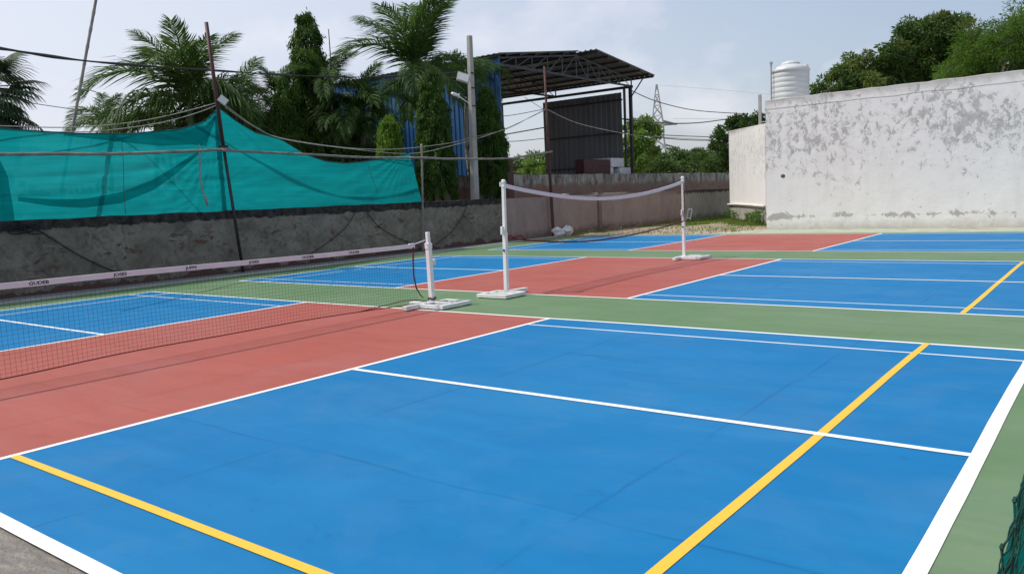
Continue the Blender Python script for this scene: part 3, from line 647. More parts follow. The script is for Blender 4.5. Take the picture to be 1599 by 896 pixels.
def palm(u, v, d, size, n, label, us=0.8, low=0.0, trunk_r=0.13, shaft=0.9, seed=0, spread=1.0, group='palm trees behind the green cloth', ups=3):
    rg = random.Random(seed); c = at(u, v, d)
    root = thing('palm_tree', (c[0], c[1], -0.14), label, 'palm tree', group); root['nolocal'] = 1
    base = Vector((0, 0, 0)); H_ = c[2]+0.14
    zs = [0, 0.3, 1, H_*0.5, H_-shaft*size*1.0]
    rs = [trunk_r*1.5, trunk_r*1.2, trunk_r, trunk_r*0.95, trunk_r*0.8]
    b = MB(); k = 24; pts = []; rr = []
    for i in range(k+1):
        z = (H_-shaft*size)*i/k; pts.append((0.06*math.sin(i*0.3+seed), 0.05*math.cos(i*0.25+seed), z)); rr.append(float(np.interp(z, zs, rs))*(1+0.05*(i % 2)))
    b.tube(pts, rr, 10); b.build('trunk', M_palmtrunk, root, smooth=True)
    tx, ty = pts[-1][0], pts[-1][1]
    MB().tube([(tx, ty, H_-shaft*size), (tx, ty, H_-shaft*size*0.6), (tx, ty, H_-0.15*size), (tx, ty, H_+0.25*size)], [trunk_r*0.85, trunk_r*1.15, trunk_r*0.7, trunk_r*0.3], 10).build('crownshaft', M_crownshaft, root, smooth=True)
    for i in range(n):
        if i < ups: var = 'up'; el = rg.uniform(1.05, 1.4)
        elif i < n*0.6: var = 'mid'; el = rg.uniform(0.6, 1.0)
        else: var = 'low'; el = rg.uniform(-0.1, 0.5)-low
        sd = rg.randint(0, 1)
        kw = dict(up=dict(droop=0.85, rise=0.0), mid=dict(droop=2.0, rise=0.0), low=dict(droop=1.7, rise=0.0))[var]
        me = frond_mesh((var, sd), L=1.0*2.6, leaf=0.82, rows=92, wleaf=0.038, plume=0.85, seed=sd*7+len(var), **kw)
        o = bpy.data.objects.new('frond', me); COL.objects.link(o); o.parent = root
        az = 2*math.pi*(i*0.382+rg.uniform(-0.05, 0.05)); s = size*rg.uniform(0.85, 1.12)*(us if var == 'up' else 1)
        o.matrix_local = Matrix.Translation((tx, ty, H_+(0.1 if var == 'up' else -0.02)*size)) @ Matrix.Rotation(az, 4, 'Z') @ Matrix.Rotation(-el, 4, 'Y') @ Matrix.Diagonal((s*spread, s, s, 1))
    return root
palm(300, 158, 28.0, 1.25, 18, 'largest palm, left of the dark slanted iron pole, with upright feathery fronds', seed=3, ups=6, us=0.72)
palm(368, 178, 29.5, 0.90, 11, 'smaller palm with drooping fronds just right of the dark slanted iron pole', seed=5, ups=1, low=0.2)
palm(652, 116, 29.0, 1.2, 14, 'tallest palm, with broad dark fronds above the blue shed wall', seed=9, ups=6, us=1.0)
palm(726, 118, 31.5, 0.80, 8, 'palm whose fronds droop behind the concrete lamp pole', seed=12, ups=0, low=0.1, trunk_r=0.09)
palm(517, 135, 28.0, 0.68, 12, 'slim palm right of the tallest mast tree', seed=17, ups=4, trunk_r=0.08)
palm(430, 150, 29.0, 0.62, 10, 'small palm left of the tallest mast tree', seed=21, ups=3, trunk_r=0.08)
palm(562, 172, 28.5, 0.80, 12, 'low dark palm under the tallest palm', seed=25, ups=1, low=0.25)
palm(540, 200, 28.0, 0.66, 10, 'low dark palm near the louvred window', seed=27, ups=1, low=0.2, trunk_r=0.09)
palm(240, 198, 29.5, 0.70, 9, 'low palm left of the largest palm, fronds brushing the top of the cloth', seed=31, ups=1, low=0.15, trunk_r=0.09)
palm(165, 200, 44.0, 0.95, 8, 'far small palm seen low over the green cloth', seed=33, ups=2, trunk_r=0.09)
# fan palm at far left
def fan_palm(u, v, d, label):
    c = at(u, v, d); root = thing('fan_palm', (c[0], c[1], -0.14), label, 'palm tree'); root['nolocal'] = 1; H_ = c[2]+0.14
    MB().tube([(0, 0, 0), (0.03, 0, H_*0.5), (0, 0, H_)], [0.2, 0.17, 0.16], 10).build('trunk', M_palmtrunk, root, smooth=True)
    rg = random.Random(4); mesh = []
    for s in range(2):
        b = MB(); b.tube([(0, 0, 0), (0.35, 0, 0.03), (0.75, 0, 0.0)], [0.02, 0.015, 0.012], 4)
        for i in range(34):
            a = (i/33-0.5)*R_(250); d = Vector((math.cos(a), math.sin(a), 0)); ll = 0.78*(0.75+0.25*math.cos(a*0.6)); p = Vector((0.75, 0, 0)); n = Vector((-d.y, d.x, 0.35)); dd = Vector((d.x, d.y, 0.12))
            w = [0.01, 0.045, 0.05, 0.035, 0.003]; prev = p
            for k in range(4):
                nx_ = prev+dd*ll/4; b.quad(prev-n*w[k]/2, nx_-n*w[k+1]/2, nx_+n*w[k+1]/2, prev+n*w[k]/2); prev = nx_; dd = (dd+Vector((0, 0, -0.08 if k < 1 else -0.42-0.2*rg.random()))).normalized()
        me = bpy.data.meshes.new('fan_leaf'); me.from_pydata(b.v, [], b.f); me.update(); me.materials.append(L_fan); mesh.append(me)
    for i in range(46):
        el = rg.uniform(-1.35, 0.9); az = i*2.4+rg.uniform(-.2, .2); s = rg.uniform(0.8, 1.05)
        o = bpy.data.objects.new('fan_leaf', mesh[i % 2]); COL.objects.link(o); o.parent = root
        o.matrix_local = Matrix.Translation((0, 0, H_-0.9*max(0, -el)/1.25*rg.random())) @ Matrix.Rotation(az, 4, 'Z') @ Matrix.Rotation(-el, 4, 'Y') @ Matrix.Scale(s, 4)
fan_palm(-26, 140, 22.0, 'fan palm with drooping round leaves at the far left edge')

def mast_tree(u, vt, vb, d, wpx, label, mat, dens=1.0, bush=0.0, seed=1, ragged=0.25, prof=None):
    """weeping mast tree: tiers of drooping branches hung with narrow leaves"""
    rg = np.random.default_rng(seed); top = at(u, vt, d); bot = at(u, vb, d); R0 = wpx/2/CF*d; zt = top[2]; zb = max(0.2, bot[2]); Ht = zt-zb
    root = thing('mast_tree', (top[0], top[1], -0.14), label, 'tree', 'weeping mast trees behind the wall'); root['nolocal'] = 1
    MB().tube([(0, 0, 0), (0.02, 0.02, zb+Ht*0.5), (0, 0, zt+0.02)], [0.09, 0.06, 0.012], 7).build('trunk', M_trunk, root)
    P, D = [], []; nb = int(120*dens*max(1, Ht/3)*max(0.6, R0/0.7)); B = MB()
    phase = rg.uniform(0, 6, 6); px_, pr_ = zip(*(prof or [(0, 0.10), (0.06, 0.34), (0.2, 0.62), (0.45, 0.86), (0.75, 1.0), (1, 1.0)]))
    for i in range(nb):
        dn = (i+rg.random())/nb; dn = dn**0.85; z = zb+Ht*(1-dn)+0.14; az = rg.uniform(0, 2*math.pi)
        lump = 1+ragged*0.5*math.sin(2*az+phase[0]+dn*7)+rg.uniform(-ragged, ragged*0.6)
        r = R0*float(np.interp(dn, px_, pr_))*lump*(1+(1.3*ragged)*noise.noise(Vector((math.cos(az)*1.3+seed, math.sin(az)*1.3, z*1.6))))
        L = (0.30+0.50*rg.random()**1.3)*(0.35+0.65*min(1, dn*5)); k = 6; sx, sy = math.cos(az), math.sin(az); pts = []
        tw = rg.normal(0, 0.12)
        for j in range(k+1):
            q = j/k; rr = r*(1-(1-q)**2.4); zz = z+0.10*q-L*q**1.9; pts.append(np.array([sx*rr-sy*tw*q, sy*rr+sx*tw*q, zz]))
        if i % 2 == 0: B.tube(pts, 0.007, 3, cap=False)
        nl = int(rg.integers(75, 125)); q = rg.beta(2.2, 1.1, nl)*k*0.999+0.0; i0 = np.clip(q.astype(int), 0, k-1); fr = (q-i0)[:, None]; pa = np.array(pts)
        pp = pa[i0]*(1-fr)+pa[i0+1]*fr; sp = (0.022+0.048*np.sin(np.pi*np.clip(q/k, 0, 1)))[:, None]; pp += rg.normal(0, 1, (nl, 3))*sp
        dd = np.stack([sx*0.30+rg.normal(0, 0.28, nl), sy*0.30+rg.normal(0, 0.28, nl), -np.abs(rg.normal(1.0, 0.3, nl))], 1)
        P.append(pp); D.append(dd)
    P = np.concatenate(P); D = np.concatenate(D)
    Q = leaf_quads(P, D, 0.135, 0.036)
    quads_mesh('crown', Q, mat, root); B.build('limbs', M_trunk, root)
    return root
PT = [(0, 0.08), (0.05, 0.14), (0.09, 0.34), (0.2, 0.50), (0.33, 0.58), (0.42, 0.40), (0.5, 0.50), (0.7, 0.85), (1, 1.05)]
mast_tree(476, 20, 240, 28.5, 84, 'tallest dark weeping mast tree, rising above the dip in the cloth', L_ash, 1.25, seed=2, ragged=0.26, prof=PT)
mast_tree(443, 118, 232, 27.6, 42, 'shorter mast tree pressed against the left of the tallest one', L_ash, 0.9, seed=3, ragged=0.25)
mast_tree(606, 181, 246, 26.2, 34, 'small bright green young mast tree, in front of the dark palms', L_ash2, 1.0, seed=4, ragged=0.2)
mast_tree(671, 108, 292, 26.6, 54, 'mast tree in front of the blue wall, beside the thin bamboo post', L_ash, 1.9, seed=5, ragged=0.16)
mast_tree(758, 138, 290, 28.8, 54, 'mast tree between the concrete pole and the near white net post', L_ash, 1.8, seed=6, ragged=0.16)

def broad_tree(name, label, blobs, d, mat, leaf=(0.16, 0.055), dens=420, trunk=None, cat='tree', group=None, droop=0.5, mat2=None, mat2_top=0.0, depth=0.9, seed=1, tr=0.16, sub=9, wisp=0.0):
    """blobs: (u, v, r px); each becomes a cluster of small leaf clumps with gaps"""
    rg = np.random.default_rng(seed); cs = []
    for (u, v, r) in blobs:
        dd = d+rg.uniform(-depth, depth)*1.2; c = at(u, v, dd); cs.append((np.array(c), r/CF*dd))
    mc = np.mean([c for c, _ in cs], 0); tx, ty = mc[0], mc[1]
    root = thing(name, (tx, ty, -0.14), label, cat, group); root['nolocal'] = 1; org = np.array([tx, ty, -0.14])
    zmin = min(c[2]-r for c, r in cs); B = MB(); fork = np.array([0, 0, max(0.5, (zmin+0.14)*0.75)])
    B.tube([(0, 0, 0), (0.05, 0.02, fork[2]*0.5), tuple(fork)], [tr*1.3, tr, tr*0.8], 8)
    B.build('trunk', M_trunk, root, smooth=True); G_ = MB(); P, D, S = [], [], []; P2, D2 = [], []
    for c, r in cs:
        c = c-org; mid = (fork+c)/2+rg.normal(0, 0.15, 3); G_.tube([fork, mid, c], [tr*0.55, tr*0.35, tr*0.12], 5)
        ns_ = max(6, int(sub*(r/0.8)**2*6))
        for i in range(ns_):
            v = rand_unit(1)[0]; q = c+v*r*rg.uniform(0.55, 1.0)*np.array([1, 1, 0.9]); rs = r*rg.uniform(0.16, 0.34)
            if i % 3 == 0: G_.tube([c, (c+q)/2+rg.normal(0, 0.05, 3), q], [tr*0.12, tr*0.07, 0.006], 3)
            n = int(dens*(rs/0.25)**1.7*0.22)+12
            w = rg.normal(size=(n, 3)); w /= np.linalg.norm(w, axis=1, keepdims=True); rad = rs*rg.uniform(0.35, 1.0+wisp, n)[:, None]
            pp = q+w*rad*np.array([1.15, 1.15, 0.75]); dd_ = w*0.8+rg.normal(0, 0.35, (n, 3))+np.array([0, 0, -droop])+v*0.3
            top = (v[2] > mat2_top) and mat2 is not None and rg.random() < 0.45
            (P2 if top else P).append(pp); (D2 if top else D).append(dd_)
    quads_mesh('crown', leaf_quads(np.concatenate(P), np.concatenate(D), *leaf), mat, root)
    if P2: quads_mesh('new_foliage', leaf_quads(np.concatenate(P2), np.concatenate(D2), *leaf), mat2, root)
    G_.build('limbs', M_trunk, root); return root
broad_tree('mango_tree', 'rounded dark mango tree with yellowish new leaves, right of the water tank', [(1292, 143, 22), (1318, 126, 26), (1345, 106, 26), (1352, 136, 24), (1325, 148, 22), (1372, 143, 20)], 33, L_mango, mat2=L_flush, mat2_top=-0.1, seed=2, group='trees over the white wall')
broad_tree('mango_tree', 'tallest dark rounded tree over the middle of the white building', [(1395, 85, 24), (1388, 120, 28), (1420, 105, 30), (1440, 62, 34), (1470, 52, 28), (1465, 95, 34), (1430, 138, 24), (1495, 85, 28), (1502, 50, 22), (1490, 122, 24)], 35, L_mango, mat2=L_flush, mat2_top=0.55, seed=3, group='trees over the white wall', dens=460)
broad_tree('feathery_tree', 'bright green feathery tree hanging over the right end of the white wall', [(1520, 56, 24), (1545, 81, 32), (1510, 101, 30), (1580, 61, 32), (1580, 101, 30), (1500, 124, 18), (1540, 118, 26), (1620, 51, 36), (1630, 91, 34), (1670, 66, 40), (1596, 28, 22), (1480, 111, 18)], 30, L_feather, leaf=(0.10, 0.03), dens=700, droop=0.2, mat2=L_flush, mat2_top=0.6, seed=4, wisp=0.5, group='trees over the white wall', depth=0.7)
broad_tree('tree', 'dark leafy tree rising behind the cream building', [(1150, 192, 15), (1172, 190, 16), (1128, 212, 14), (1190, 188, 13), (1125, 232, 16), (1138, 250, 18), (1165, 205, 16)], 41, L_mango, leaf=(0.2, 0.07), seed=6, droop=0.3)
broad_tree('tree', 'bright green open tree right of the grey sheet panel, in front of the pylon', [(985, 200, 14), (1005, 192, 14), (1018, 208, 14), (998, 222, 18), (978, 235, 18), (1012, 238, 15), (992, 255, 18)], 52, L_bright, leaf=(0.24, 0.09), seed=7, dens=240, sub=6, wisp=0.6, droop=0.2, group='trees beyond the back wall')
for i, (u, v, r, lb, mt) in enumerate([(1030, 258, 18, 'round bush directly below the pylon', L_bush), (1058, 250, 17, 'bush right of the pylon foot', L_bush), (1083, 252, 19, 'bush midway between the pylon and the cream building', L_bush), (1108, 248, 17, 'bush beside the cream building wall top', L_bush),
      (1118, 262, 14, 'low yellow-green bush against the cream building corner', L_bright), (812, 260, 15, 'bush between the red box and the maroon pole, under the shed', L_bush), (840, 255, 17, 'bright bush left of the maroon pole, under the shed', L_bright), (868, 262, 14, 'bush just behind the maroon pole', L_bush), (1010, 266, 14, 'low bush left of the pylon foot', L_bush)]):
    broad_tree('bush', lb, [(u, v, r), (u-r*0.8, v+8, r*0.8), (u+r*0.9, v+7, r*0.8), (u+r*0.2, v+16, r)], 62+(i % 3)*3, mt, leaf=(0.28, 0.10), dens=200, sub=4, seed=20+i, cat='bush', group='bushes beyond the back wall', wisp=0.7, droop=0.0, depth=1.5)
# shrubs at the foot of the palms
for i, (u, v, r, d, lb) in enumerate([(262, 200, 16, 27, 'yellow-green shrub showing over the cloth below the largest palm'), (300, 196, 18, 28, 'leafy shrub behind the trunk of the largest palm'), (395, 200, 26, 28.5, 'leafy shrub right of the square floodlight'), (425, 215, 26, 28.5, 'dark shrub below the small palm'), (530, 235, 26, 28, 'dark shrub right of the tallest mast tree'), (572, 240, 20, 28, 'dark shrub left of the bright young mast tree'), (345, 190, 20, 29, 'shrub behind the slanted iron pole')]):
    broad_tree('shrub', lb, [(u, v, r), (u-r, v+12, r*0.8), (u+r, v+10, r*0.8), (u, v+25, r*1.1)], d, L_bush if i < 3 else L_mango, leaf=(0.16, 0.035), dens=330, seed=40+i, cat='shrub', group='shrubs below the palms', depth=0.4)
# a far wood closing the horizon
b = []; rg = np.random.default_rng(5)
for k in range(420):
    a = rg.uniform(-1.75, 0.75); dd = rg.uniform(150, 260); c = np.array([CX+math.sin(a)*dd, CY+math.cos(a)*dd, rg.uniform(0, 5)]); n = 70
    w = rand_unit(n); b.append((c+w*rg.uniform(2.0, 4.5)*np.array([1.2, 1.2, 0.8]), w+rg.normal(0, 0.4, (n, 3))))
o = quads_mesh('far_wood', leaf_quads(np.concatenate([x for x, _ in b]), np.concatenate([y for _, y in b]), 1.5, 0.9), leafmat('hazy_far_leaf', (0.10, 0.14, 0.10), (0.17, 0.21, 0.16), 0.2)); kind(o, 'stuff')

# pylon
pc = at(1028, 240, 170); py = thing('pylon', (pc[0], pc[1], -0.14), 'tall grey lattice power pylon far beyond the bushes', 'pylon')
zt = at(1028, 132, 170)[2]; Hp = zt; bp = MB(); yw = -CW
def pp_(x, y, z): c, s = math.cos(0.5), math.sin(0.5); return (pc[0]+x*c-y*s, pc[1]+x*s+y*c, z)
lv = np.linspace(0, 1, 12)
def hw(t): return 2.7*(1-t)**1.0*0.8+0.9*(1-t)*0.2+0.12 if t < 0.62 else 1.15*(1-t)/0.38+0.1
for i in range(len(lv)-1):
    a, c = lv[i], lv[i+1]; ra, rc = hw(a), hw(c); za, zc = Hp*a, Hp*c
    for (sx, sy), (tx, ty) in zip(((1,1),(1,-1),(-1,-1),(-1,1)), ((1,-1),(-1,-1),(-1,1),(1,1))):
        bp.tube([pp_(sx*ra, sy*ra, za), pp_(sx*rc, sy*rc, zc)], 0.15, 4, False)
        bp.tube([pp_(sx*ra, sy*ra, za), pp_(tx*rc, ty*rc, zc)], 0.085, 3, False); bp.tube([pp_(tx*ra, ty*ra, za), pp_(sx*rc, sy*rc, zc)], 0.085, 3, False)
        bp.tube([pp_(sx*rc, sy*rc, zc), pp_(tx*rc, ty*rc, zc)], 0.05, 3, False)
bp.build('mast', M_pylon, py)
for z, L in ((0.665, 3.9), (0.455, 4.2), (0.27, 4.6)):
    b = MB(); r = hw(z)
    for s in (-1, 1):
        for yy in (-r, r): b.tube([pp_(s*r, yy, Hp*(z+0.015)), pp_(s*L, 0, Hp*z-0.5)], 0.16, 3, False)
        for yy in (-r, r): b.tube([pp_(s*r, yy, Hp*(z-0.02)), pp_(s*L, 0, Hp*z-0.5)], 0.13, 3, False)
    b.build('cross_arm', M_pylon, py)

# ------------------------------------------------------------------ grass along the far wall and the annex foot
Pg, Dg = [], []
def grass(n, xf, yf, hgt):
    x = xf(n); y = yf(n); keep = np.array([noise.noise(Vector((a*0.9, b_*0.9, 3)))+0.25 > rg.uniform(-0.1, 0.3) for a, b_ in zip(x, y)]); x, y = x[keep], y[keep]
    Pg.append(np.stack([x, y, np.full(len(x), -0.05)], 1)); Dg.append(np.stack([rg.normal(0, 0.45, len(x)), rg.normal(0, 0.45, len(x)), np.ones(len(x))], 1))
grass(26000, lambda n: rg.uniform(-9.0, -6.2, n), lambda n: rg.uniform(25, 44, n), 0.1)
grass(5000, lambda n: -9.0+np.abs(rg.normal(0, 0.35, n)), lambda n: rg.uniform(19.5, 26, n), 0.1)
t_ = lambda n: None
n = 9000; tt = rg.uniform(-0.05, 1.02, n); of = np.abs(rg.normal(0.05, 0.45, n)); A = np.array([-7.14, 31.25]); B_ = np.array([-3.18, 25.0]); dv = (B_-A)/np.linalg.norm(B_-A); nv = np.array([dv[1], -dv[0]])
q = A+(B_-A)*tt[:, None]+nv*of[:, None]; Pg.append(np.stack([q[:, 0], q[:, 1], np.full(n, -0.05)], 1)); Dg.append(np.stack([rg.normal(0, 0.45, n), rg.normal(0, 0.45, n), np.ones(n)], 1))
n = 700; q = np.stack([rg.uniform(-7, -2.2, n), rg.uniform(19.9, 24, n)], 1); Pg.append(np.stack([q[:, 0], q[:, 1], np.full(n, -0.05)], 1)); Dg.append(np.stack([rg.normal(0, 0.5, n), rg.normal(0, 0.5, n), np.ones(n)], 1))
kind(quads_mesh('grass', leaf_quads(np.concatenate(Pg), np.concatenate(Dg), 0.13, 0.022), L_grass), 'stuff')
# taller weeds against the annex corner
P, D = [], []
for (t, s) in ((0.9, 0.6), (0.8, 0.5), (0.97, 0.75), (0.68, 0.5), (0.3, 0.5), (0.12, 0.6)):
    p = np.array(onface(t, 0, 0.2)); k = int(300*s); h = rg.uniform(0, 0.75*s, k); P.append(np.stack([p[0]+rg.normal(0, 0.12*s, k), p[1]+rg.normal(0, 0.12*s, k), h], 1)); D.append(rand_unit(k)+np.array([0, 0, 0.3]))
kind(quads_mesh('weeds', leaf_quads(np.concatenate(P), np.concatenate(D), 0.11, 0.035), L_bright), 'stuff')
# stones and rubble in the yard
b = MB(); rs = random.Random(3)
def stone(b, x, y, z, s):
    n0 = len(b.v); k = 6
    for lv_, r in ((0, 1.0), (0.5, 0.85), (0.8, 0.4)):
        for j in range(k): a = 2*math.pi*j/k+rs.uniform(-.2, .2); rr = s*r*rs.uniform(0.75, 1.2); b.v.append((x+rr*math.cos(a), y+rr*math.sin(a), z+lv_*s*0.8))
    for l in range(2):
        for j in range(k): b.f.append((n0+l*k+j, n0+l*k+(j+1) % k, n0+(l+1)*k+(j+1) % k, n0+(l+1)*k+j))
    b.f.append(tuple(n0+2*k+j for j in range(k)))
for i in range(900):
    x, y = rs.uniform(-8.9, -2.2), 19.7+rs.random()**1.6*12; stone(b, x, y, -0.04, rs.uniform(0.012, 0.05)*(1.6 if rs.random() < 0.06 else 1))
kind(b.build('rubble', simple('yard_stone', (0.38, 0.33, 0.27), 0.95, var=0.35, scale=3)), 'stuff')
# pale slabs and debris along the wall foot
for (u, v, s, lb) in ((928, 358, 0.3, 'flat pale slab fragment right of the white sacks'), (910, 362, 0.22, 'thin broken slab nearest the white sacks'), (962, 358, 0.16, 'single pale stone lying farther right along the wall foot')):
    p = on_g(u, v); b = MB(); x, y = max(-8.75, p[0]), p[1]
    b.prism([(x-s*.6, y-s*.9), (x+s*.5, y-s), (x+s*.7, y+s*.6), (x-s*.3, y+s)], -0.03, 0.03+s*0.1); tag(b.build('slab_fragment', simple('pale_slab', (0.5, 0.46, 0.4), 0.9), bevel=0.01), lb, 'slab')
# small soil heaps
for (u, v, s, lb) in ((905, 357, 0.42, 'low dark soil heap beside the white sacks'), (968, 352, 0.30, 'small dark heap of soil at the foot of the pink wall')):
    p = on_g(u, v+2); y = p[1]; x = -8.72; b = MB(); k = 14
    b.v.append((x, y, s*0.55)); 
    for l, rr in enumerate((0.35, 0.7, 1.0)):
        for j in range(k): a = 2*math.pi*j/k; r = s*rr*rs.uniform(0.85, 1.15)*(0.55 if math.cos(a) < 0 else 1); b.v.append((x+r*math.cos(a)*0.9, y+r*math.sin(a)*1.6, s*(0.45, 0.2, -0.1)[l]*rs.uniform(0.8, 1.2)))
    b.f += [(0, 1+j, 1+(j+1) % k) for j in range(k)]
    for l in range(2): b.f += [(1+l*k+j, 1+(l+1)*k+j, 1+(l+1)*k+(j+1) % k, 1+l*k+(j+1) % k) for j in range(k)]
    tag(b.build('soil_heap', simple('dark_soil', (0.13, 0.10, 0.075), 0.95, var=0.4, scale=12, bump=0.6), smooth=True), lb, 'soil heap')
# two white plastic sacks
M_sack = simple('white_sack', (0.72, 0.72, 0.73), 0.45, var=0.05)
def sack(x, y, rx_, ry_, h, lb, seed, neck):
    b = MB(); nu, nv_ = 28, 18
    for j in range(nv_+1):
        t = j/nv_; r = (math.sin(math.pi*min(1, t*0.94+0.05))**0.55)*(1 if t < 0.8 or not neck else 1); z = h*t
        for i in range(nu):
            a = 2*math.pi*i/nu; w = noise.noise(Vector((math.cos(a)*1.3, math.sin(a)*1.3, t*2.2+seed)))*0.55+0.11*abs(noise.noise(Vector((math.cos(a)*4, math.sin(a)*4, t*6+seed))))+0.05*math.sin(a*9+t*9+seed)
            rr = r*(1+w); b.v.append((x+rx_*rr*math.cos(a), y+ry_*rr*math.sin(a), z*(1+(0.28*noise.noise(Vector((math.cos(a)*1.5, math.sin(a)*1.5, seed+2))) if neck else 0.15*noise.noise(Vector((math.cos(a), math.sin(a), seed)))))-0.03))
    for j in range(nv_):
        for i in range(nu): b.f.append((j*nu+i, j*nu+(i+1) % nu, (j+1)*nu+(i+1) % nu, (j+1)*nu+i))
    b.f.append(tuple(range(nu))[::-1]); b.f.append(tuple(nv_*nu+i for i in range(nu)))
    return tag(b.build('plastic_sack', M_sack, smooth=True), lb, 'sack', 'white sacks at the wall foot')
p = on_g(872, 367); x = -8.45; 
ya, yb = on_x(871, 362, -8.45)[1], on_x(885, 362, -8.45)[1]
sack(-8.45, ya, 0.20, 0.18, 0.36, 'left, rounder white sack at the foot of the pink wall', 1.0, False)
sack(-8.42, yb, 0.20, 0.24, 0.36, 'right white sack with a crumpled top, at the foot of the pink wall', 5.0, True)
# small white frame standing beyond the far post
p = on_x(1072, 344, -8.6); q = on_x(1072, 327, -8.6); b = MB(); hh = (q[2]-p[2]); y = p[1]; z0 = p[2]
z0 = max(-0.03, z0)
b.tube([(-8.6, y-0.0, z0), (-8.5, y, z0+hh)], 0.03, 5).tube([(-8.42, y+0.0, z0), (-8.32, y, z0+hh)], 0.03, 5).tube([(-8.5, y, z0+hh), (-8.32, y, z0+hh)], 0.03, 5).tube([(-8.6, y, z0+0.1), (-8.42, y, z0+0.1)], 0.03, 5)
tag(b.build('metal_frame', M_pwhite), 'small white metal frame standing in the grass near the far wall', 'frame')

# ------------------------------------------------------------------ green shade cloth
TOPL = [(-9, 3.15), (0, 3.16), (1.69, 3.14), (2.35, 3.11), (2.94, 3.09), (4.10, 3.12), (5.26, 3.26), (5.9, 3.46), (6.2, 3.74), (6.32, 3.80)]
TOPR = [(5.75, 3.30), (6.1, 3.60), (6.31, 3.79), (6.73, 3.50), (7.24, 3.26), (7.96, 3.12), (8.3, 2.95), (8.71, 2.75), (9.3, 2.60), (9.96, 2.55), (10.6, 2.60), (11.38, 2.69), (12.0, 2.78), (12.45, 2.86)]
def cloth_panel(y0, y1, top, slant, xoff, seed, fold):
    b = MB(); ny_, nz_ = int((y1-y0)/0.05), 46; ty, tz_ = zip(*top)
    for j in range(nz_+1):
        t = j/nz_
        for i in range(ny_+1):
            s = i/ny_; yy = y0+(y1-y0)*s; y = yy+(slant*(1-t)*max(0, (s-0.80)/0.20) if slant else 0)
            zt = float(np.interp(yy, ty, tz_)); zb = 1.405
            z = zb+(zt-zb)*t
            bell = math.sin(math.pi*t)**0.7
            dx = 0.022*bell*noise.noise(Vector((y*0.7, z*1.0, seed)))+0.014*bell*noise.noise(Vector((y*1.4+z*1.1, z*4.5-y*1.4, seed+3)))+0.004*noise.noise(Vector((y*8, z*1.5, seed)))*bell+fold(y, z, t)
            b.v.append((xoff+dx, y, z))
    w = ny_+1
    for j in range(nz_):
        for i in range(ny_): a = j*w+i; b.f.append((a, a+1, a+w+1, a+w))
    return b
def radial(yc, zc, n, amp, rad):
    def f(y, z, t):
        a = math.atan2(z-zc, y-yc); d = math.hypot(z-zc, y-yc); return amp*math.sin(a*n)*math.exp(-d/rad)*min(1, d*4)
    return f
rl = radial(6.0, 2.85, 30, 0.014, 1.4); rr_ = radial(5.9, 1.9, 34, 0.018, 0.7); r3 = radial(12.3, 2.9, 34, 0.022, 0.8); r4 = radial(6.3, 3.8, 30, 0.014, 1.2)
def foldL(y, z, t):
    a = 0
    for (k, zz) in ((0.30, 2.2), (0.24, 1.85)):     # diagonal sags running up to the pole
        c = zz+0.055*(max(0, y-1.0))**1.9*k; a += 0.016*math.exp(-((z-c)/0.06)**2)*min(1, max(0, y-1.0))
    return a+rl(y, z, t)+rr_(y, z, t)*0.8
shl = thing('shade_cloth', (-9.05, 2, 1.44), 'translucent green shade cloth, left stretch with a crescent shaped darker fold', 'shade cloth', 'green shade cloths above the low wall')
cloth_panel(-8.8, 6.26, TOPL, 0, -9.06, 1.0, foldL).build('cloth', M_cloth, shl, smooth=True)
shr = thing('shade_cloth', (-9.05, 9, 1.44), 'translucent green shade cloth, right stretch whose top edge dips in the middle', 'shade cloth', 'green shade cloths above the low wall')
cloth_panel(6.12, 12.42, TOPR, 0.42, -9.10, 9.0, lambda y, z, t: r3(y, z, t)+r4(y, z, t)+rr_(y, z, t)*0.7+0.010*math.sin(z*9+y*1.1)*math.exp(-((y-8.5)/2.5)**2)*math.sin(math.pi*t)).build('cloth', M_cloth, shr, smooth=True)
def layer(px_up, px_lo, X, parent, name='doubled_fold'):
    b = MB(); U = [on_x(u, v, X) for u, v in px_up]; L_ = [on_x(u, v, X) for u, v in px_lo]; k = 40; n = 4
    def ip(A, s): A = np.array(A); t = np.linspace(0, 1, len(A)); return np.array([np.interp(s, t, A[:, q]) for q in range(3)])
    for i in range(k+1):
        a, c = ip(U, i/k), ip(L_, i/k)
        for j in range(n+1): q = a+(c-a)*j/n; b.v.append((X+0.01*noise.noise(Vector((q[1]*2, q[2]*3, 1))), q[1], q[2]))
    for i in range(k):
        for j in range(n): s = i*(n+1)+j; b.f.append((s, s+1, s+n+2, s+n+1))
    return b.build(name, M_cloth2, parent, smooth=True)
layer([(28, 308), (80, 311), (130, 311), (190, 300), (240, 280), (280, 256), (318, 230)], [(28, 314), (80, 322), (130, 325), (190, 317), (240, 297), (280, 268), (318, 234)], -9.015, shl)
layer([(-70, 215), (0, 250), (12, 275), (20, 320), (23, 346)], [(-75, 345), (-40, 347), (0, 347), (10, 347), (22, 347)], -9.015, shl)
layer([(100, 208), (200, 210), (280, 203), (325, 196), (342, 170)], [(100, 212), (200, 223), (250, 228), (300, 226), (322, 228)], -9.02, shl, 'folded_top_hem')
# rope seam and knotted end between the two cloths
p = [on_x(u, v, -8.98) for u, v in ((311, 225), (312, 250), (312, 280), (318, 302), (322, 312), (324, 322))]
MB().tube(p, [0.012, 0.02, 0.018, 0.015, 0.035, 0.02], 6).build('tie_knot', M_rope, shl, smooth=True)
p = [on_x(u, v, -8.99) for u, v in ((190, 221), (193, 260), (193, 290), (196, 335))]; MB().tube(p, 0.006, 4).build('hanging_cord', M_cable, shl)
p = [on_x(u, v, -8.99) for u, v in ((572, 249), (580, 275), (590, 302))]; MB().tube(p, 0.006, 4).build('hanging_cord', M_cable, shr)
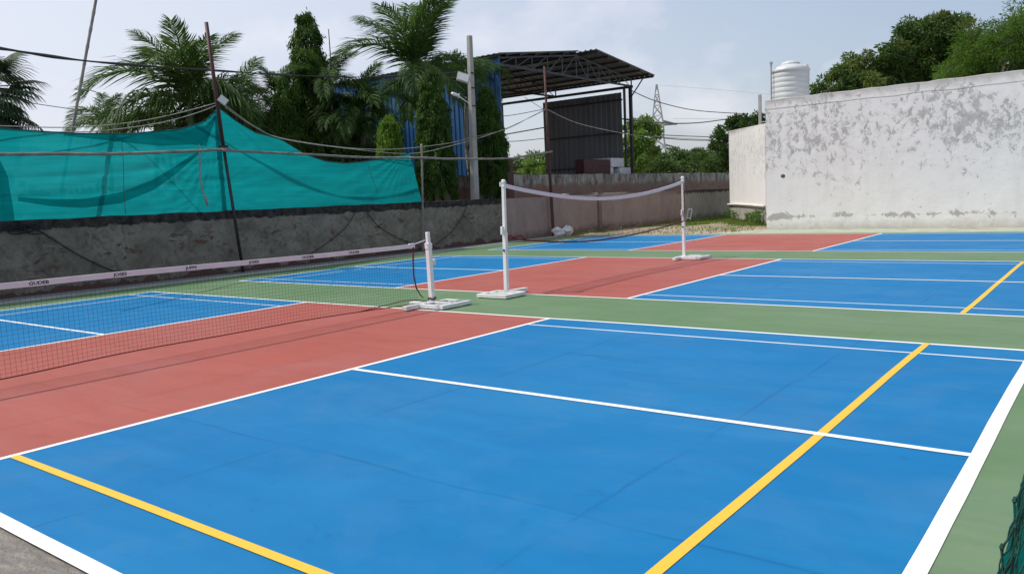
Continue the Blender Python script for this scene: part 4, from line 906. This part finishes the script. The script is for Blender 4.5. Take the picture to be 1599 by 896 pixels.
# cord along the top hems
MB().tube([(-9.07, y, float(np.interp(y, *zip(*TOPL)))) for y in np.linspace(-8.8, 6.3, 60)], 0.010, 5).build('hem_cord', M_cable, shl)
MB().tube([(-9.10, y, float(np.interp(y, *zip(*TOPR)))) for y in np.linspace(5.9, 12.42, 50)], 0.010, 5).build('hem_cord', M_cable, shr)

# ------------------------------------------------------------------ poles by the wall
a = on_x(322, 35, -8.72); c = on_x(349, 230, -8.80); dd = Vector(c)-Vector(a); e = Vector(c)+dd*((2.83-0.0)/(a[2]-c[2])*1.0)
f = on_x(379, 415, -8.84)
ip = thing('iron_pole', (f[0], f[1], -0.02), 'dark slanted iron pole rising past the peak of the green cloth', 'pole')
MB().tube([(f[0], f[1], -0.02), tuple(c)], 0.036, 10).build('lower_pole', M_darkiron, ip, smooth=True)
MB().tube([(c[0]+0.0, c[1], c[2]-0.05), tuple(a)], 0.042, 10).build('upper_pole', M_maroon, ip, smooth=True)
MB().tube([(c[0], c[1]-0.09, c[2]), (c[0], c[1]+0.1, c[2]+0.0)], 0.05, 8).build('rope_binding', M_black, ip, smooth=True)
def floodlight(name, u, v, X, size, tilt, label, face):
    c = on_x(u, v, X); root = thing(name, tuple(c), label, 'floodlight'); Mx = Matrix.Translation(c) @ face
    s = size; MB().box((-s, -0.05, -s*0.8), (s, 0.03, s*0.8), Mx).build('housing', M_lampbody, root, bevel=0.01)
    MB().box((-s*0.86, -0.058, -s*0.66), (s*0.86, -0.052, s*0.66), Mx).build('lens', M_lampglass, root)
    MB().tube([Mx @ Vector((0, 0.03, 0)), Mx @ Vector((0, 0.12, -0.05))], 0.015, 5).build('bracket', M_lampbody, root); return root
fl1 = floodlight('floodlight', 348, 157, -8.70, 0.105, 0, 'small square floodlight turned corner-up at the peak of the green cloth', Matrix.Rotation(R_(62), 4, 'Z') @ Matrix.Rotation(R_(40), 4, 'Y'))
# bamboo rails
def bamboo(pts, r, mat, parent, name='bamboo'):
    b = MB(); P_, R = [], []
    for A, B in zip(pts[:-1], pts[1:]):
        A, B = Vector(A), Vector(B); k = max(2, int((B-A).length/0.09))
        for i in range(k): 
            q = A.lerp(B, i/k); w = noise.noise(q*0.9)*0.02; P_.append(q+Vector((w, 0, w))); R.append(r*(1.22 if i % 4 == 0 else 1.0)*(1+0.05*noise.noise(q*3)))
    P_.append(Vector(pts[-1])); R.append(r); b.tube(P_, R, 8); return b.build(name, mat, parent, smooth=True)
c1 = on_x(350, 233, -8.76)
rail1 = [on_x(-260, 246, -8.80), on_x(0, 241, -8.80), on_x(130, 241, -8.80), on_x(250, 238, -8.80), (c1[0]+0.06, c1[1]+0.12, c1[2]+0.01)]
tag(bamboo(rail1, 0.030, M_bamboo, None, 'bamboo_rail'), 'horizontal grey bamboo rail across the left green cloth, ending at the iron pole', 'bamboo rail', 'bamboo rails')
r2 = [(c1[0]+0.07, c1[1]-0.1, c1[2]-0.02), on_x(450, 240, -8.80), on_x(560, 246, -8.80), on_x(672, 248, -8.80)]
tag(bamboo(r2, 0.028, M_bamboo, None, 'bamboo_rail'), 'horizontal bamboo rail across the right green cloth, from iron pole to bamboo post', 'bamboo rail', 'bamboo rails')
r3_ = [on_x(640, 247, -8.74), on_x(740, 249, -8.76), on_x(800, 247, -8.78), on_x(862, 237, -8.80)]
tag(bamboo(r3_, 0.030, M_bamboo2, None, 'bamboo_rail'), 'horizontal bamboo rail from the bamboo post past the concrete pole to the maroon pole', 'bamboo rail', 'bamboo rails')
p0 = on_x(661, 392, -8.90); p1 = on_x(658, 225, -8.90)
tag(bamboo([(p0[0], p0[1], -0.02), (p1[0], p1[1], p1[2])], 0.030, M_bamboo2, None, 'bamboo_post'), 'upright bamboo post at the right end of the green cloth', 'post')
# slanted bamboo behind the cloth
a = on_x(112, 208, -9.6); c = on_x(151, -6, -9.6); dv_ = Vector(a)-Vector(c); k = (a[2]+0.14)/(c[2]-a[2])
bb = thing('bamboo_pole', (a[0], a[1]+dv_.y*k, -0.14), 'tall slanted thin bamboo pole rising behind the left green cloth', 'pole')
bamboo([(a[0], a[1]+dv_.y*k, -0.14), tuple(a), tuple(c)], 0.030, M_bamboo2, bb, 'pole')
t = on_x(122, 140, -9.6); MB().tube([(t[0], t[1]-0.07, t[2]), (t[0], t[1]+0.08, t[2]+0.01)], 0.012, 5).build('peg', M_bamboo2, bb)
# maroon pole
p0 = on_x(864, 362, -8.86); p1 = on_x(857, 240, -8.86); p2 = on_x(850, 104, -8.86)
mp_ = thing('maroon_pole', (p0[0], p0[1], -0.02), 'thin maroon iron pole standing against the pink wall, in front of the grey sheet panel', 'pole')
MB().tube([(p0[0], p0[1], -0.02), tuple(p1), tuple(p2)], [0.06, 0.05, 0.04], 8).build('shaft', M_rust, mp_, smooth=True)
b = MB()
for v_, w in ((150, 0.22), (202, 0.12)): q = on_x(853, v_, -8.86); b.tube([(q[0], q[1]-w, q[2]), (q[0], q[1]+w*0.4, q[2])], 0.02, 5)
b.build('cross_peg', M_darkiron, mp_)
# concrete pole with lamps
p0 = on_x(742, 312, -9.75); p2 = on_x(733, 56, -9.75)
cp = thing('concrete_pole', (p0[0], p0[1], -0.14), 'tall pale concrete electricity pole behind the wall, carrying two lamps', 'pole')
top = Vector(p2); bot = Vector((p0[0], p0[1]-0.04, -0.14)); b = MB(); k = 8
dirr = (top-bot)
for i in range(k+1):
    q = bot+dirr*i/k; w = 0.135-0.055*i/k; b.v += [(q.x-w*.8, q.y-w, q.z), (q.x+w*.8, q.y-w, q.z), (q.x+w*.8, q.y+w, q.z), (q.x-w*.8, q.y+w, q.z)]
for i in range(k):
    for j in range(4): b.f.append((i*4+j, i*4+(j+1) % 4, (i+1)*4+(j+1) % 4, (i+1)*4+j))
b.f.append((3, 2, 1, 0)); b.f.append(tuple(k*4+j for j in range(4))); b.build('shaft', M_cpole, cp, bevel=0.015)
b = MB()
for v_ in (115, 138, 166): q = on_x(734+(v_-56)*0.035, v_, -9.75); b.box((q[0]-0.10, q[1]-0.12, q[2]-0.02), (q[0]+0.10, q[1]+0.12, q[2]+0.02))
b.build('steel_clamps', M_darkiron, cp)
floodlight('floodlight', 723, 122, -9.6, 0.20, 0, 'larger grey floodlight tilted down on the concrete pole', Matrix.Rotation(R_(50), 4, 'Z') @ Matrix.Rotation(R_(18), 4, 'Y') @ Matrix.Rotation(R_(-25), 4, 'X'))
q = on_x(716, 150, -9.5); q0 = on_x(706, 146, -9.45); q1 = on_x(724, 156, -9.5); q2_ = on_x(733, 166, -9.7)
sl = thing('street_lamp', tuple(q), 'slim white lamp on a curved arm, below the floodlight on the concrete pole', 'lamp')
MB().tube([tuple(q), tuple(q1), tuple(on_x(730, 160, -9.6)), tuple(q2_)], 0.016, 6).build('arm', M_pwhite, sl, smooth=True)
MB().tube([tuple(q0), tuple((Vector(q0)+Vector(q))/2), tuple(q)], [0.045, 0.06, 0.045], 8).build('lamp_head', M_pwhite, sl, smooth=True)
MB().tube([(q[0], q[1]-0.02, q[2]+0.06), (q[0], q[1]+0.02, q[2]-0.06)], 0.045, 8).build('photocell', M_pwhite, sl, smooth=True)
# thin mast behind
a = at(519, 130, 30); c = at(513, 46, 30)
tag(MB().tube([(a[0], a[1], -0.14), tuple(a), tuple(c)], [0.05, 0.03, 0.015], 5).build('thin_mast', M_darkiron), 'very thin dark mast rising from the slim palm', 'mast')

# ------------------------------------------------------------------ wires and ropes
def wire(name, pts, r, mat, label, cat, group=None, k=4, sub=10):
    P_ = [Vector(p) for p in pts]; out = []
    for i in range(len(P_)-1):       # catmull rom
        a, b_, c, d = P_[max(i-1, 0)], P_[i], P_[i+1], P_[min(i+2, len(P_)-1)]
        for j in range(sub):
            t = j/sub; out.append(0.5*((2*b_)+(-a+c)*t+(2*a-5*b_+4*c-d)*t*t+(-a+3*b_-3*c+d)*t**3))
    out.append(P_[-1]); return tag(MB().tube(out, r, k).build(name, mat, smooth=True), label, cat, group)
def W(u, v, d): return tuple(at(u, v, d))
def WX(u, v, X): return tuple(on_x(u, v, X))
GW = 'overhead wires and ropes'
b = MB(); cpts = [W(-120, 60, 15), W(0, 76, 16.2), W(150, 97, 18.5), W(345, 111, 22), W(480, 119, 24), W(600, 120, 25.6), W(734, 112, 27.1)]
wire('power_cable', cpts, [0.030+0.009*math.sin(i*0.9)-0.00022*i for i in range(61)], M_cable, 'thick black twisted power cable from the upper left to the concrete pole', 'cable', GW, 6)
wire('rope', [WX(-80, 196, -9.3), WX(0, 197, -9.2), WX(110, 199, -9.1), WX(200, 192, -9.0), WX(270, 179, -8.9), WX(342, 160, -8.8)], 0.010, M_rope, 'upper pale rope from left edge up to the square floodlight', 'rope', GW)
wire('rope', [WX(60, 206, -9.3), WX(150, 205, -9.2), WX(240, 194, -9.1), WX(300, 179, -8.95), WX(343, 163, -8.8)], 0.010, M_rope, 'lower pale rope hugging the cloth up to the square floodlight', 'rope', GW)
wire('rope', [WX(352, 165, -8.8), WX(400, 199, -8.9), WX(440, 216, -9.0), WX(540, 231, -9.2), WX(620, 233, -9.3), WX(700, 224, -9.4), WX(735, 215, -9.6)], 0.010, M_rope, 'sagging pale rope from the square floodlight to the concrete pole, upper of two', 'rope', GW)
wire('rope', [WX(352, 168, -8.8), WX(400, 200, -8.9), WX(450, 219, -9.0), WX(560, 234, -9.2), WX(640, 240, -9.3), WX(700, 229, -9.3), WX(780, 205, -9.1), WX(852, 172, -8.9)], 0.010, M_rope, 'sagging pale rope from the square floodlight on to the maroon pole', 'rope', GW)
wire('rope', [WX(736, 215, -9.6), WX(790, 202, -9.3), WX(830, 182, -9.0), WX(852, 170, -8.9)], 0.009, M_rope, 'short pale rope between the concrete pole and the maroon pole', 'rope', GW)
wire('rope', [WX(856, 172, -8.9), W(900, 192, 32), W(960, 206, 34), W(1010, 213, 38), W(1136, 220, 50)], 0.014, M_rope, 'pale rope running from the maroon pole across the grey sheet panel', 'rope', GW)
wire('cable', [W(819, 152, 34), W(860, 178, 34), W(910, 207, 36), W(964, 226, 38)], 0.010, M_cable, 'thin dark cable drooping across the grey sheet panel', 'cable', GW)
wire('cable', [WX(745, 185, -10), W(800, 180, 31), W(853, 170, 32)], 0.012, M_cable, 'dark cable from the blue wall to the maroon pole', 'cable', GW)
wire('cable', [WX(745, 220, -10), W(800, 221, 31), W(853, 216, 32)], 0.012, M_cable, 'lower dark cable from the blue wall to the maroon pole', 'cable', GW)
wire('cable', [W(982, 140, 41), W(1030, 160, 46), W(1090, 173, 54), W(1165, 178, 60)], 0.025, M_cable, 'cable sloping down from the shed corner past the pylon', 'cable', GW)
wire('cable', [W(972, 186, 42), W(1020, 191, 48), W(1060, 193, 54), W(1100, 191, 60), W(1150, 184, 70)], 0.035, M_cable, 'thick black cable sagging in front of the pylon', 'cable', GW)
wire('cable', [W(1033, 211, 60), W(1080, 213, 66), W(1140, 214, 72), W(1200, 210, 80)], 0.03, M_cable, 'black cable below the thick sagging one, right of the pylon', 'cable', GW)
wire('cable', [W(1036, 216, 60), W(1080, 219, 66), W(1130, 219, 72), W(1200, 216, 80)], 0.03, M_cable, 'lowest black cable right of the pylon', 'cable', GW)
wire('cable', [W(1028, 133, 170), W(1120, 140, 150), W(1210, 148, 130)], 0.03, M_pylon, 'faint wire leaving the pylon top to the right', 'cable', GW)
wire('cable', [W(1052, 185, 170), W(1120, 186, 150), W(1210, 184, 130)], 0.04, M_pylon, 'faint wire leaving the pylon arm to the right', 'cable', GW)
wire('cable', [W(40, 160, 30), W(110, 170, 30), W(200, 180, 30), W(260, 186, 30)], 0.012, M_cable, 'faint thin wire crossing behind the slanted bamboo pole', 'cable', GW)
wire('cable', [WX(123, 140, -9.6), WX(140, 141, -9.7), WX(165, 150, -9.9), WX(190, 160, -10.5)], 0.010, M_rope, 'short curling wire tied to the slanted bamboo pole', 'cable', GW)
# black drip hoses hung on the grey wall
GH = 'black hoses hung on the grey wall'
HX = -8.965
wire('hose', [WX(-40, 372, HX), WX(0, 362, HX), WX(30, 354, HX), WX(45, 352, HX+0.02), WX(80, 372, HX), WX(130, 402, HX), WX(180, 424, HX), WX(215, 432, HX)], 0.012, M_black, 'black hose slung from the wall top at the far left', 'hose', GH, 5)
wire('hose', [WX(470, 405, HX), WX(510, 380, HX), WX(540, 355, HX), WX(563, 326, HX+0.02), WX(590, 352, HX), WX(620, 371, HX), WX(655, 384, HX)], 0.010, M_black, 'black hose hung in a peak at the middle of the grey wall', 'hose', GH, 5)
wire('hose', [WX(680, 382, HX), WX(705, 362, HX), WX(722, 338, HX), WX(732, 314, HX+0.02)], 0.010, M_black, 'black hose hanging below the concrete pole', 'hose', GH, 5)
# tangle of hose at the wall top, far left
b = MB(); rs2 = random.Random(8)
for k_ in range(7):
    c = on_x(20+k_*6, 356+rs2.uniform(-2, 4), HX); b.tube([(HX+0.02+0.02*math.cos(a), c[1]+0.16*math.cos(a+k_), c[2]+0.07*math.sin(a*1.0+k_)) for a in np.linspace(0, 6, 14)], 0.010, 4)
tag(b.build('hose_coil', M_black, smooth=True), 'tangled black hose bundle hooked on the wall top at the far left', 'hose')

# ------------------------------------------------------------------ net posts and nets
def net_post(x, y, h, flip, label, rect, out, name='net_post', lean=0.0, tall=False):
    """white steel post on a flat welded base; flip = direction of the outrigger along Y"""
    root = thing(name, (x, y, 0.0), label, 'net post', 'white net posts'); s = flip
    b = MB(); z0, z1 = 0.012, 0.062
    dx0, dx1, dy0, dy1 = rect; X0b, X1b, Ya, Yb, w = x+dx0, x+dx1, y+dy0*s, y+dy1*s, 0.062
    def bx(ax, ay, bx_, by): b.box((min(ax, bx_), min(ay, by), z0), (max(ax, bx_), max(ay, by), z1))
    bx(X0b, Ya, X1b, Ya+w*s); bx(X0b, Yb-w*s, X1b, Yb); bx(X0b, Ya+w*s, X0b+w, Yb-w*s); bx(X1b-w, Ya+w*s, X1b, Yb-w*s)
    bx(X0b+w, (Ya+Yb)/2-w*0.4, X1b-w, (Ya+Yb)/2+w*0.4)
    b.build('base_frame', M_pbase, root, bevel=0.004)
    ox0, ox1, oy0, oy1 = out; a_, c_ = y+oy0*s, y+oy1*s
    b = MB(); b.prism([(x+ox0, a_), (x+ox0+0.075, a_), (x+ox1+0.075, c_), (x+ox1, c_)] if c_ > a_ else [(x+ox1, c_), (x+ox1+0.075, c_), (x+ox0+0.075, a_), (x+ox0, a_)], z0-0.002, z1+0.006); b.build('outrigger', M_pbase, root, bevel=0.004)
    if not tall:
        b = MB(); b.box((x-0.20, y-0.20*s-0.05, z0), (x-0.036, y-0.20*s+0.05, z1+0.01)); b.build('rear_block', M_pbase, root, bevel=0.004)
    lx = lean
    Mt = Matrix.Translation((x, y, 0.064)) @ Matrix.Rotation(lean, 4, 'X')
    if tall:
        b = MB(); b.box((-0.029, -0.029, 0), (0.029, 0.029, h*0.52), Mt); b.build('lower_tube', M_pwhite, root, bevel=0.005)
        b = MB(); b.box((-0.024, -0.024, h*0.52+0.001), (0.024, 0.024, h-0.07), Mt); b.build('upper_tube', M_pwhite, root, bevel=0.005)
        b = MB(); b.box((-0.034, -0.034, h-0.069), (0.034, 0.034, h-0.06), Mt); b.lathe((0, 0, 0), [(0.03, 0), (0.033, 0.02), (0.02, 0.035)], 12)
        nb = len(b.v)-36
        for i in range(nb, len(b.v)): v = Mt @ Vector((b.v[i][0], b.v[i][1], b.v[i][2]+h-0.06)); b.v[i] = tuple(v)
        b.build('cap', M_pwhite, root)
        b = MB(); b.tube([Mt @ Vector((0, -0.045, h*0.36)), Mt @ Vector((0, 0.055, h*0.36))], 0.016, 8); b.build('lock_bolt', M_black, root)
        b = MB(); b.box((-0.02, -0.085, h*0.50), (0.02, -0.036, h*0.50+0.12), Mt); b.build('winder', M_pwhite, root, bevel=0.008)
        b = MB(); b.tube([Mt @ Vector((0, -0.05, h-0.13)), Mt @ Vector((0, 0.03, h-0.13))], 0.010, 6); b.build('hook', M_pwhite, root)
    else:
        b = MB(); b.box((-0.033, -0.033, 0), (0.033, 0.033, h*0.78), Mt); b.build('lower_tube', M_pwhite, root, bevel=0.006)
        b = MB(); b.box((-0.025, -0.025, h*0.78+0.001), (0.025, 0.025, h-0.03), Mt); b.build('upper_tube', M_pwhite, root, bevel=0.008)
        b = MB(); b.box((-0.039, -0.039, h*0.78-0.05), (0.039, 0.039, h*0.78+0.04), Mt); b.build('collar', M_pwhite, root, bevel=0.01)
        b = MB(); b.tube([Mt @ Vector((0, 0.03, h*0.56)), Mt @ Vector((0, 0.10, h*0.56))], [0.012, 0.03], 8); b.tube([Mt @ Vector((0, 0.07, h*0.56)), Mt @ Vector((0, 0.10, h*0.50))], 0.02, 6); b.build('crank_handle', M_pwhite, root, smooth=True)
        b = MB(); b.tube([Mt @ Vector((0.052*math.cos(a), 0.05*math.sin(a), 0.035+0.012*math.sin(a*3))) for a in np.linspace(0, 12.4, 36)], 0.012, 5); b.build('cord_wrap', simple('maroon_cord', (0.09, 0.02, 0.025), 0.8), root)
    return root
M_pbase = simple('scuffed_white_steel', (0.70, 0.70, 0.69), 0.5, var=0.12, scale=14)
PX = -0.03
RA, OA = (0.04, 0.50, -0.34, 0.26), (0.02, -0.02, -0.60, 0.02)
net_post(PX+0.02, 3.44, 0.98, 1, 'short white net post at the end of the near pickleball net', RA, OA, lean=R_(1.0))
net_post(0.30, 4.72, 1.66, 1, 'tall white net post nearest the camera, left end of the sagging far net', (-0.20, 0.34, -0.46, 0.03), (-0.02, 0.03, 0.0, 0.40), tall=True, lean=R_(-1.6))
FARPOST = net_post(0.21, 10.92, 1.67, 1, 'tall white net post at the far right end of the sagging net', RA, OA, tall=True)
net_post(PX, -3.55, 0.97, -1, 'short white net post at the hidden near end of the pickleball net', RA, OA)

def net_grid(name, ys, topf, botf, xf, cell, r, mat, parent, sides=3):
    b = MB(); y0, y1 = ys; n = int((y1-y0)/cell)
    for i in range(n+1):
        y = y0+(y1-y0)*i/n; zt, zb = topf(y), botf(y); b.tube([(xf(y, zt), y, zt), (xf(y, (zt+zb)/2), y+0.004*noise.noise(Vector((y*3, 0, 0))), (zt+zb)/2), (xf(y, zb), y, zb)], r, sides, False)
    m_ = int(max(topf(y)-botf(y) for y in ys)/cell)+1
    for j in range(1, m_):
        t = j/m_; b.tube([(xf(y, 0), y, topf(y)*(1-t)+botf(y)*t+0.002*noise.noise(Vector((y*4, t*9, 0)))) for y in np.linspace(y0, y1, 40)], r, sides, False)
    return b.build(name, mat, parent)
# near pickleball net
NX1 = -0.03
def prof(px, X, ext0, ext1):
    P_ = [on_x(u, v, X) for u, v in px]; Y_ = [p[1] for p in P_]; Z_ = [p[2] for p in P_]; Y_ = [ext0[0]]+Y_+[ext1[0]]; Z_ = [ext0[1]]+Z_+[ext1[1]]
    def f(y): return float(np.mean([np.interp(y+d, Y_, Z_) for d in (-.3, -.2, -.1, 0, .1, .2, .3)]))
    return f
nt = prof([(0, 443), (187, 424), (345, 410), (480, 398), (640, 382)], NX1, (-3.6, 0.93), (3.5, 0.885))
nb_ = prof([(0, 593), (200, 549), (345, 524), (480, 499), (560, 487)], NX1, (-3.6, 0.10), (3.3, 0.06))
NYE = float(on_x(646, 384, NX1)[1])
NXF = lambda y, z: NX1+0.004*noise.noise(Vector((y*2, z*3, 0)))
nn = thing('pickleball_net', (NX1, 0, 0), 'low black square-mesh net with a white printed top tape, near court', 'net')
net_grid('mesh', (-3.45, NYE), lambda y: nt(y)-0.05, nb_, NXF, 0.043, 0.0011, M_netblack, nn)
b = MB(); ys = np.linspace(-3.45, NYE, 60)
for y in ys:
    z = nt(y); b.v += [(NX1+0.010, y, z-0.052), (NX1+0.010, y, z), (NX1-0.010, y, z), (NX1-0.010, y, z-0.052)]
for i in range(len(ys)-1):
    for j in range(4): b.f.append((i*4+j, (i+1)*4+j, (i+1)*4+(j+1) % 4, i*4+(j+1) % 4))
b.f += [(0, 1, 2, 3), tuple((len(ys)-1)*4+j for j in (3, 2, 1, 0))]; tape = b.build('top_tape', M_tape, nn)
MB().tube([(NXF(y, 0), y, nb_(y)) for y in np.linspace(-3.45, NYE, 60)], 0.006, 5).build('bottom_cord', M_hem, nn)
MB().tube([(NX1, NYE, nt(NYE)-0.01), (PX, 3.385, 0.905)], 0.008, 6).build('tension_strap', M_tape, nn)
hp_ = [on_x(u, v, NX1+0.012) for u, v in ((645, 386), (645, 410), (646, 430), (650, 449), (656, 460), (661, 465))]
MB().tube([tuple(p) for p in hp_], [0.012, 0.011, 0.010, 0.010, 0.008, 0.006], 6).build('side_hem', M_hem, nn, smooth=True)
tp_ = [on_x(u, v, NX1) for u, v in ((560, 487), (600, 477), (630, 469.5), (650, 468), (668, 470))]
MB().tube([tuple(p) for p in tp_], 0.006, 5).build('tie_cord', M_hem, nn, smooth=True)
b = MB(); b.box((NX1-0.018, NYE-0.09, nt(NYE)-0.058), (NX1+0.016, NYE+0.01, nt(NYE)+0.008)); b.build('tape_end', M_tape, nn, bevel=0.006)
# printed marks along the tape
def text_mesh(txt, size, sx=1.0):
    cu = bpy.data.curves.new('print', 'FONT'); cu.body = txt; cu.size = size; cu.align_x = 'CENTER'; cu.align_y = 'CENTER'; cu.offset = 0.0012
    o = bpy.data.objects.new('tmp', cu); COL.objects.link(o); dg = bpy.context.evaluated_depsgraph_get(); me = bpy.data.meshes.new_from_object(o.evaluated_get(dg)); bpy.data.objects.remove(o); return me
for txt, u in (('GUDEB', 60), ('JOSES', 187), ('JUPPS', 298), ('JOSES', 396), ('OUDEB', 480), ('OUDEB', 552)):
    y = on_x(u, 440-(u*0.1), NX1+0.01)[1]; me = text_mesh(txt, 0.044); z = nt(y)-0.026
    dz = (nt(y+0.1)-nt(y-0.1))/0.2
    me.transform(Matrix.Translation((NX1+0.0112, y, z)) @ Matrix.Rotation(math.atan(dz), 4, 'X') @ Matrix.Rotation(R_(90), 4, 'Z') @ Matrix.Rotation(R_(90), 4, 'X') @ Matrix.Diagonal((1.15, 0.95, 1, 1)))
    me.materials.clear(); link('printed_mark', me, M_ink, tape); 
# far badminton net
NX2 = 0.25; Y20, Y21 = 4.78, 10.88
_t = prof([(792, 288), (812, 293), (860, 301.5), (895, 306), (930, 308), (965, 306.5), (1000, 301.5), (1035, 293), (1066, 282.5)], NX2, (4.0, 1.80), (11.5, 1.78))
_b = prof([(795, 372), (830, 376), (870, 378), (920, 377), (960, 372), (1000, 364), (1035, 355), (1066, 347)], NX2, (4.0, 0.93), (11.5, 0.92))
bt_s = _t; bb_s = _b
bn = thing('badminton_net', (0.25, 8, 0), 'sagging fine brown badminton net with a white top tape between two tall posts', 'net')
XB = lambda y, z: NX2+0.015*noise.noise(Vector((y*1.5, z*2, 4)))
net_grid('mesh', (Y20, Y21), lambda y: bt_s(y)-0.06, bb_s, XB, 0.024, 0.0011, M_netbrown, bn)
b = MB(); ys = np.linspace(Y20-0.04, Y21+0.02, 60)
for y in ys: z = bt_s(y); x = NX2; b.v += [(x+0.008, y, z-0.060), (x+0.008, y, z), (x-0.008, y, z), (x-0.008, y, z-0.060)]
for i in range(len(ys)-1):
    for j in range(4): b.f.append((i*4+j, (i+1)*4+j, (i+1)*4+(j+1) % 4, i*4+(j+1) % 4))
b.f += [(0, 1, 2, 3), tuple((len(ys)-1)*4+j for j in (3, 2, 1, 0))]; b.build('top_tape', M_tape, bn)
MB().tube([(NX2, y, bb_s(y)) for y in np.linspace(Y20, Y21, 60)], 0.013, 5).build('bottom_hem', M_hem, bn, smooth=True)
for y in (Y20+0.02, Y21-0.01): MB().tube([(NX2, y, bt_s(y)-0.03), (NX2+0.005, y+0.02, 1.2), (NX2, y+0.01, bb_s(y))], 0.008, 5).build('side_cord', M_hem, bn)
b = MB(); rs3 = random.Random(5); zz_ = bb_s(5.0); b.tube([(NX2, 4.82, zz_+0.02), (NX2+0.03, 4.9, zz_+0.06), (NX2+.01, 5.0, zz_+0.02), (NX2+0.04, 5.15, zz_+0.04), (NX2, 5.3, zz_-0.03)], 0.013, 5); b.build('bunched_hem', M_hem, bn, smooth=True)
# loose cord from the far net down to the court
MB().tube([(0.25, 10.95, 0.70), (0.29, 11.10, 0.60), (0.32, 11.18, 0.3), (0.34, 11.12, 0.075)], 0.004, 4).build('loose_cord', M_rope, FARPOST)

# ------------------------------------------------------------------ rope net over cloth at the right edge, near the camera
e0, e1 = np.array(at(1560, 905, 1.2)), np.array(at(1606, 690, 1.2)); de = (e1-e0)/(e1[2]-e0[2])
rt = np.array([AX[0][0], AX[0][1], 0]); rt /= np.linalg.norm(rt); fw = np.array([-rt[1], rt[0], 0])
rt2 = rt*0.90-fw*0.43        # the curtain runs right and slightly back past the camera
def fgp(s, z, o=0.0): p = e0+de*(z-e0[2]); q = p+rt2*s+fw*(o+0.03*math.sin(s*19)+0.02*math.sin(s*47+z*3)); return (q[0], q[1], z)
fg = thing('net_curtain', (float(e0[0])+0.3, float(e0[1]), 0), 'teal knotted rope net over green cloth hanging at the bottom right edge', 'net curtain')
b = MB(); ns_, nz_ = 70, 90; S_ = 1.1; ZB, ZTp = 0.05, 1.75
for j in range(nz_+1):
    z = ZB+(ZTp-ZB)*j/nz_
    for i in range(ns_+1): s = 0.012+S_*i/ns_; b.v.append(fgp(s, z, 0.02+0.008*noise.noise(Vector((s*20, z*9, 0)))))
for j in range(nz_):
    for i in range(ns_): a = j*(ns_+1)+i; b.f.append((a, a+1, a+ns_+2, a+ns_+1))
b.build('backing_cloth', M_clothfg, fg, smooth=True)
b = MB(); cw, ch = 0.013, 0.034; jit = lambda i, j: (0.003*noise.noise(Vector((i*1.7, j*2.3, 1))), 0.006*noise.noise(Vector((i*2.1, j*1.3, 5))))
nI, nJ = int(S_/cw), int((ZTp-ZB)/ch)
def knot(i, j): q = jit(i, j); return fgp((i+(0.5 if j % 2 else 0))*cw+q[0], ZB+j*ch+q[1], 0.0)
for j in range(nJ):
    for i in range(nI):
        a = knot(i, j)
        if j % 2 == 0: nbs = [(i, j+1), (i-1, j+1)]
        else: nbs = [(i, j+1), (i+1, j+1)]
        for (ii, jj) in nbs:
            if ii < 0: continue
            b.tube([a, tuple((np.array(a)+np.array(knot(ii, jj)))/2+np.array([0, 0, -0.003])), knot(ii, jj)], [0.0019, 0.0012, 0.0019], 4, False)
        b.tube([(a[0], a[1], a[2]-0.006), a, (a[0], a[1], a[2]+0.006)], [0.001, 0.0034, 0.001], 5)
b.build('rope_mesh', M_netteal, fg)
b = MB()
for k_ in range(9):
    b.tube([tuple(np.array(fgp(0.004+k_*0.0012+0.004*noise.noise(Vector((z*38, k_*3.3, 1)))+0.006*noise.noise(Vector((z*11, k_*1.3, 4))), z, 0.006*noise.noise(Vector((z*30, k_*5.1, 9)))))) for z in np.linspace(ZB, ZTp, 220)], [0.0011+0.0016*max(0, noise.noise(Vector((q*0.6, k_*2.0, 0)))) for q in range(220)], 5)
b.build('edge_rope', M_netteal, fg)
b = MB(); b.tube([fgp(0.0, ZTp, 0.01), fgp(0.5, ZTp, 0.01), fgp(S_, ZTp, 0.01)], 0.012, 6); b.build('top_rope', M_netteal, fg)
for s in (0.16, S_):
    MB().tube([fgp(s, -0.01, 0.06), fgp(s, 0.9, 0.06), fgp(s, ZTp+0.04, 0.06)], 0.025, 8).build('support_post', M_darkiron, fg)
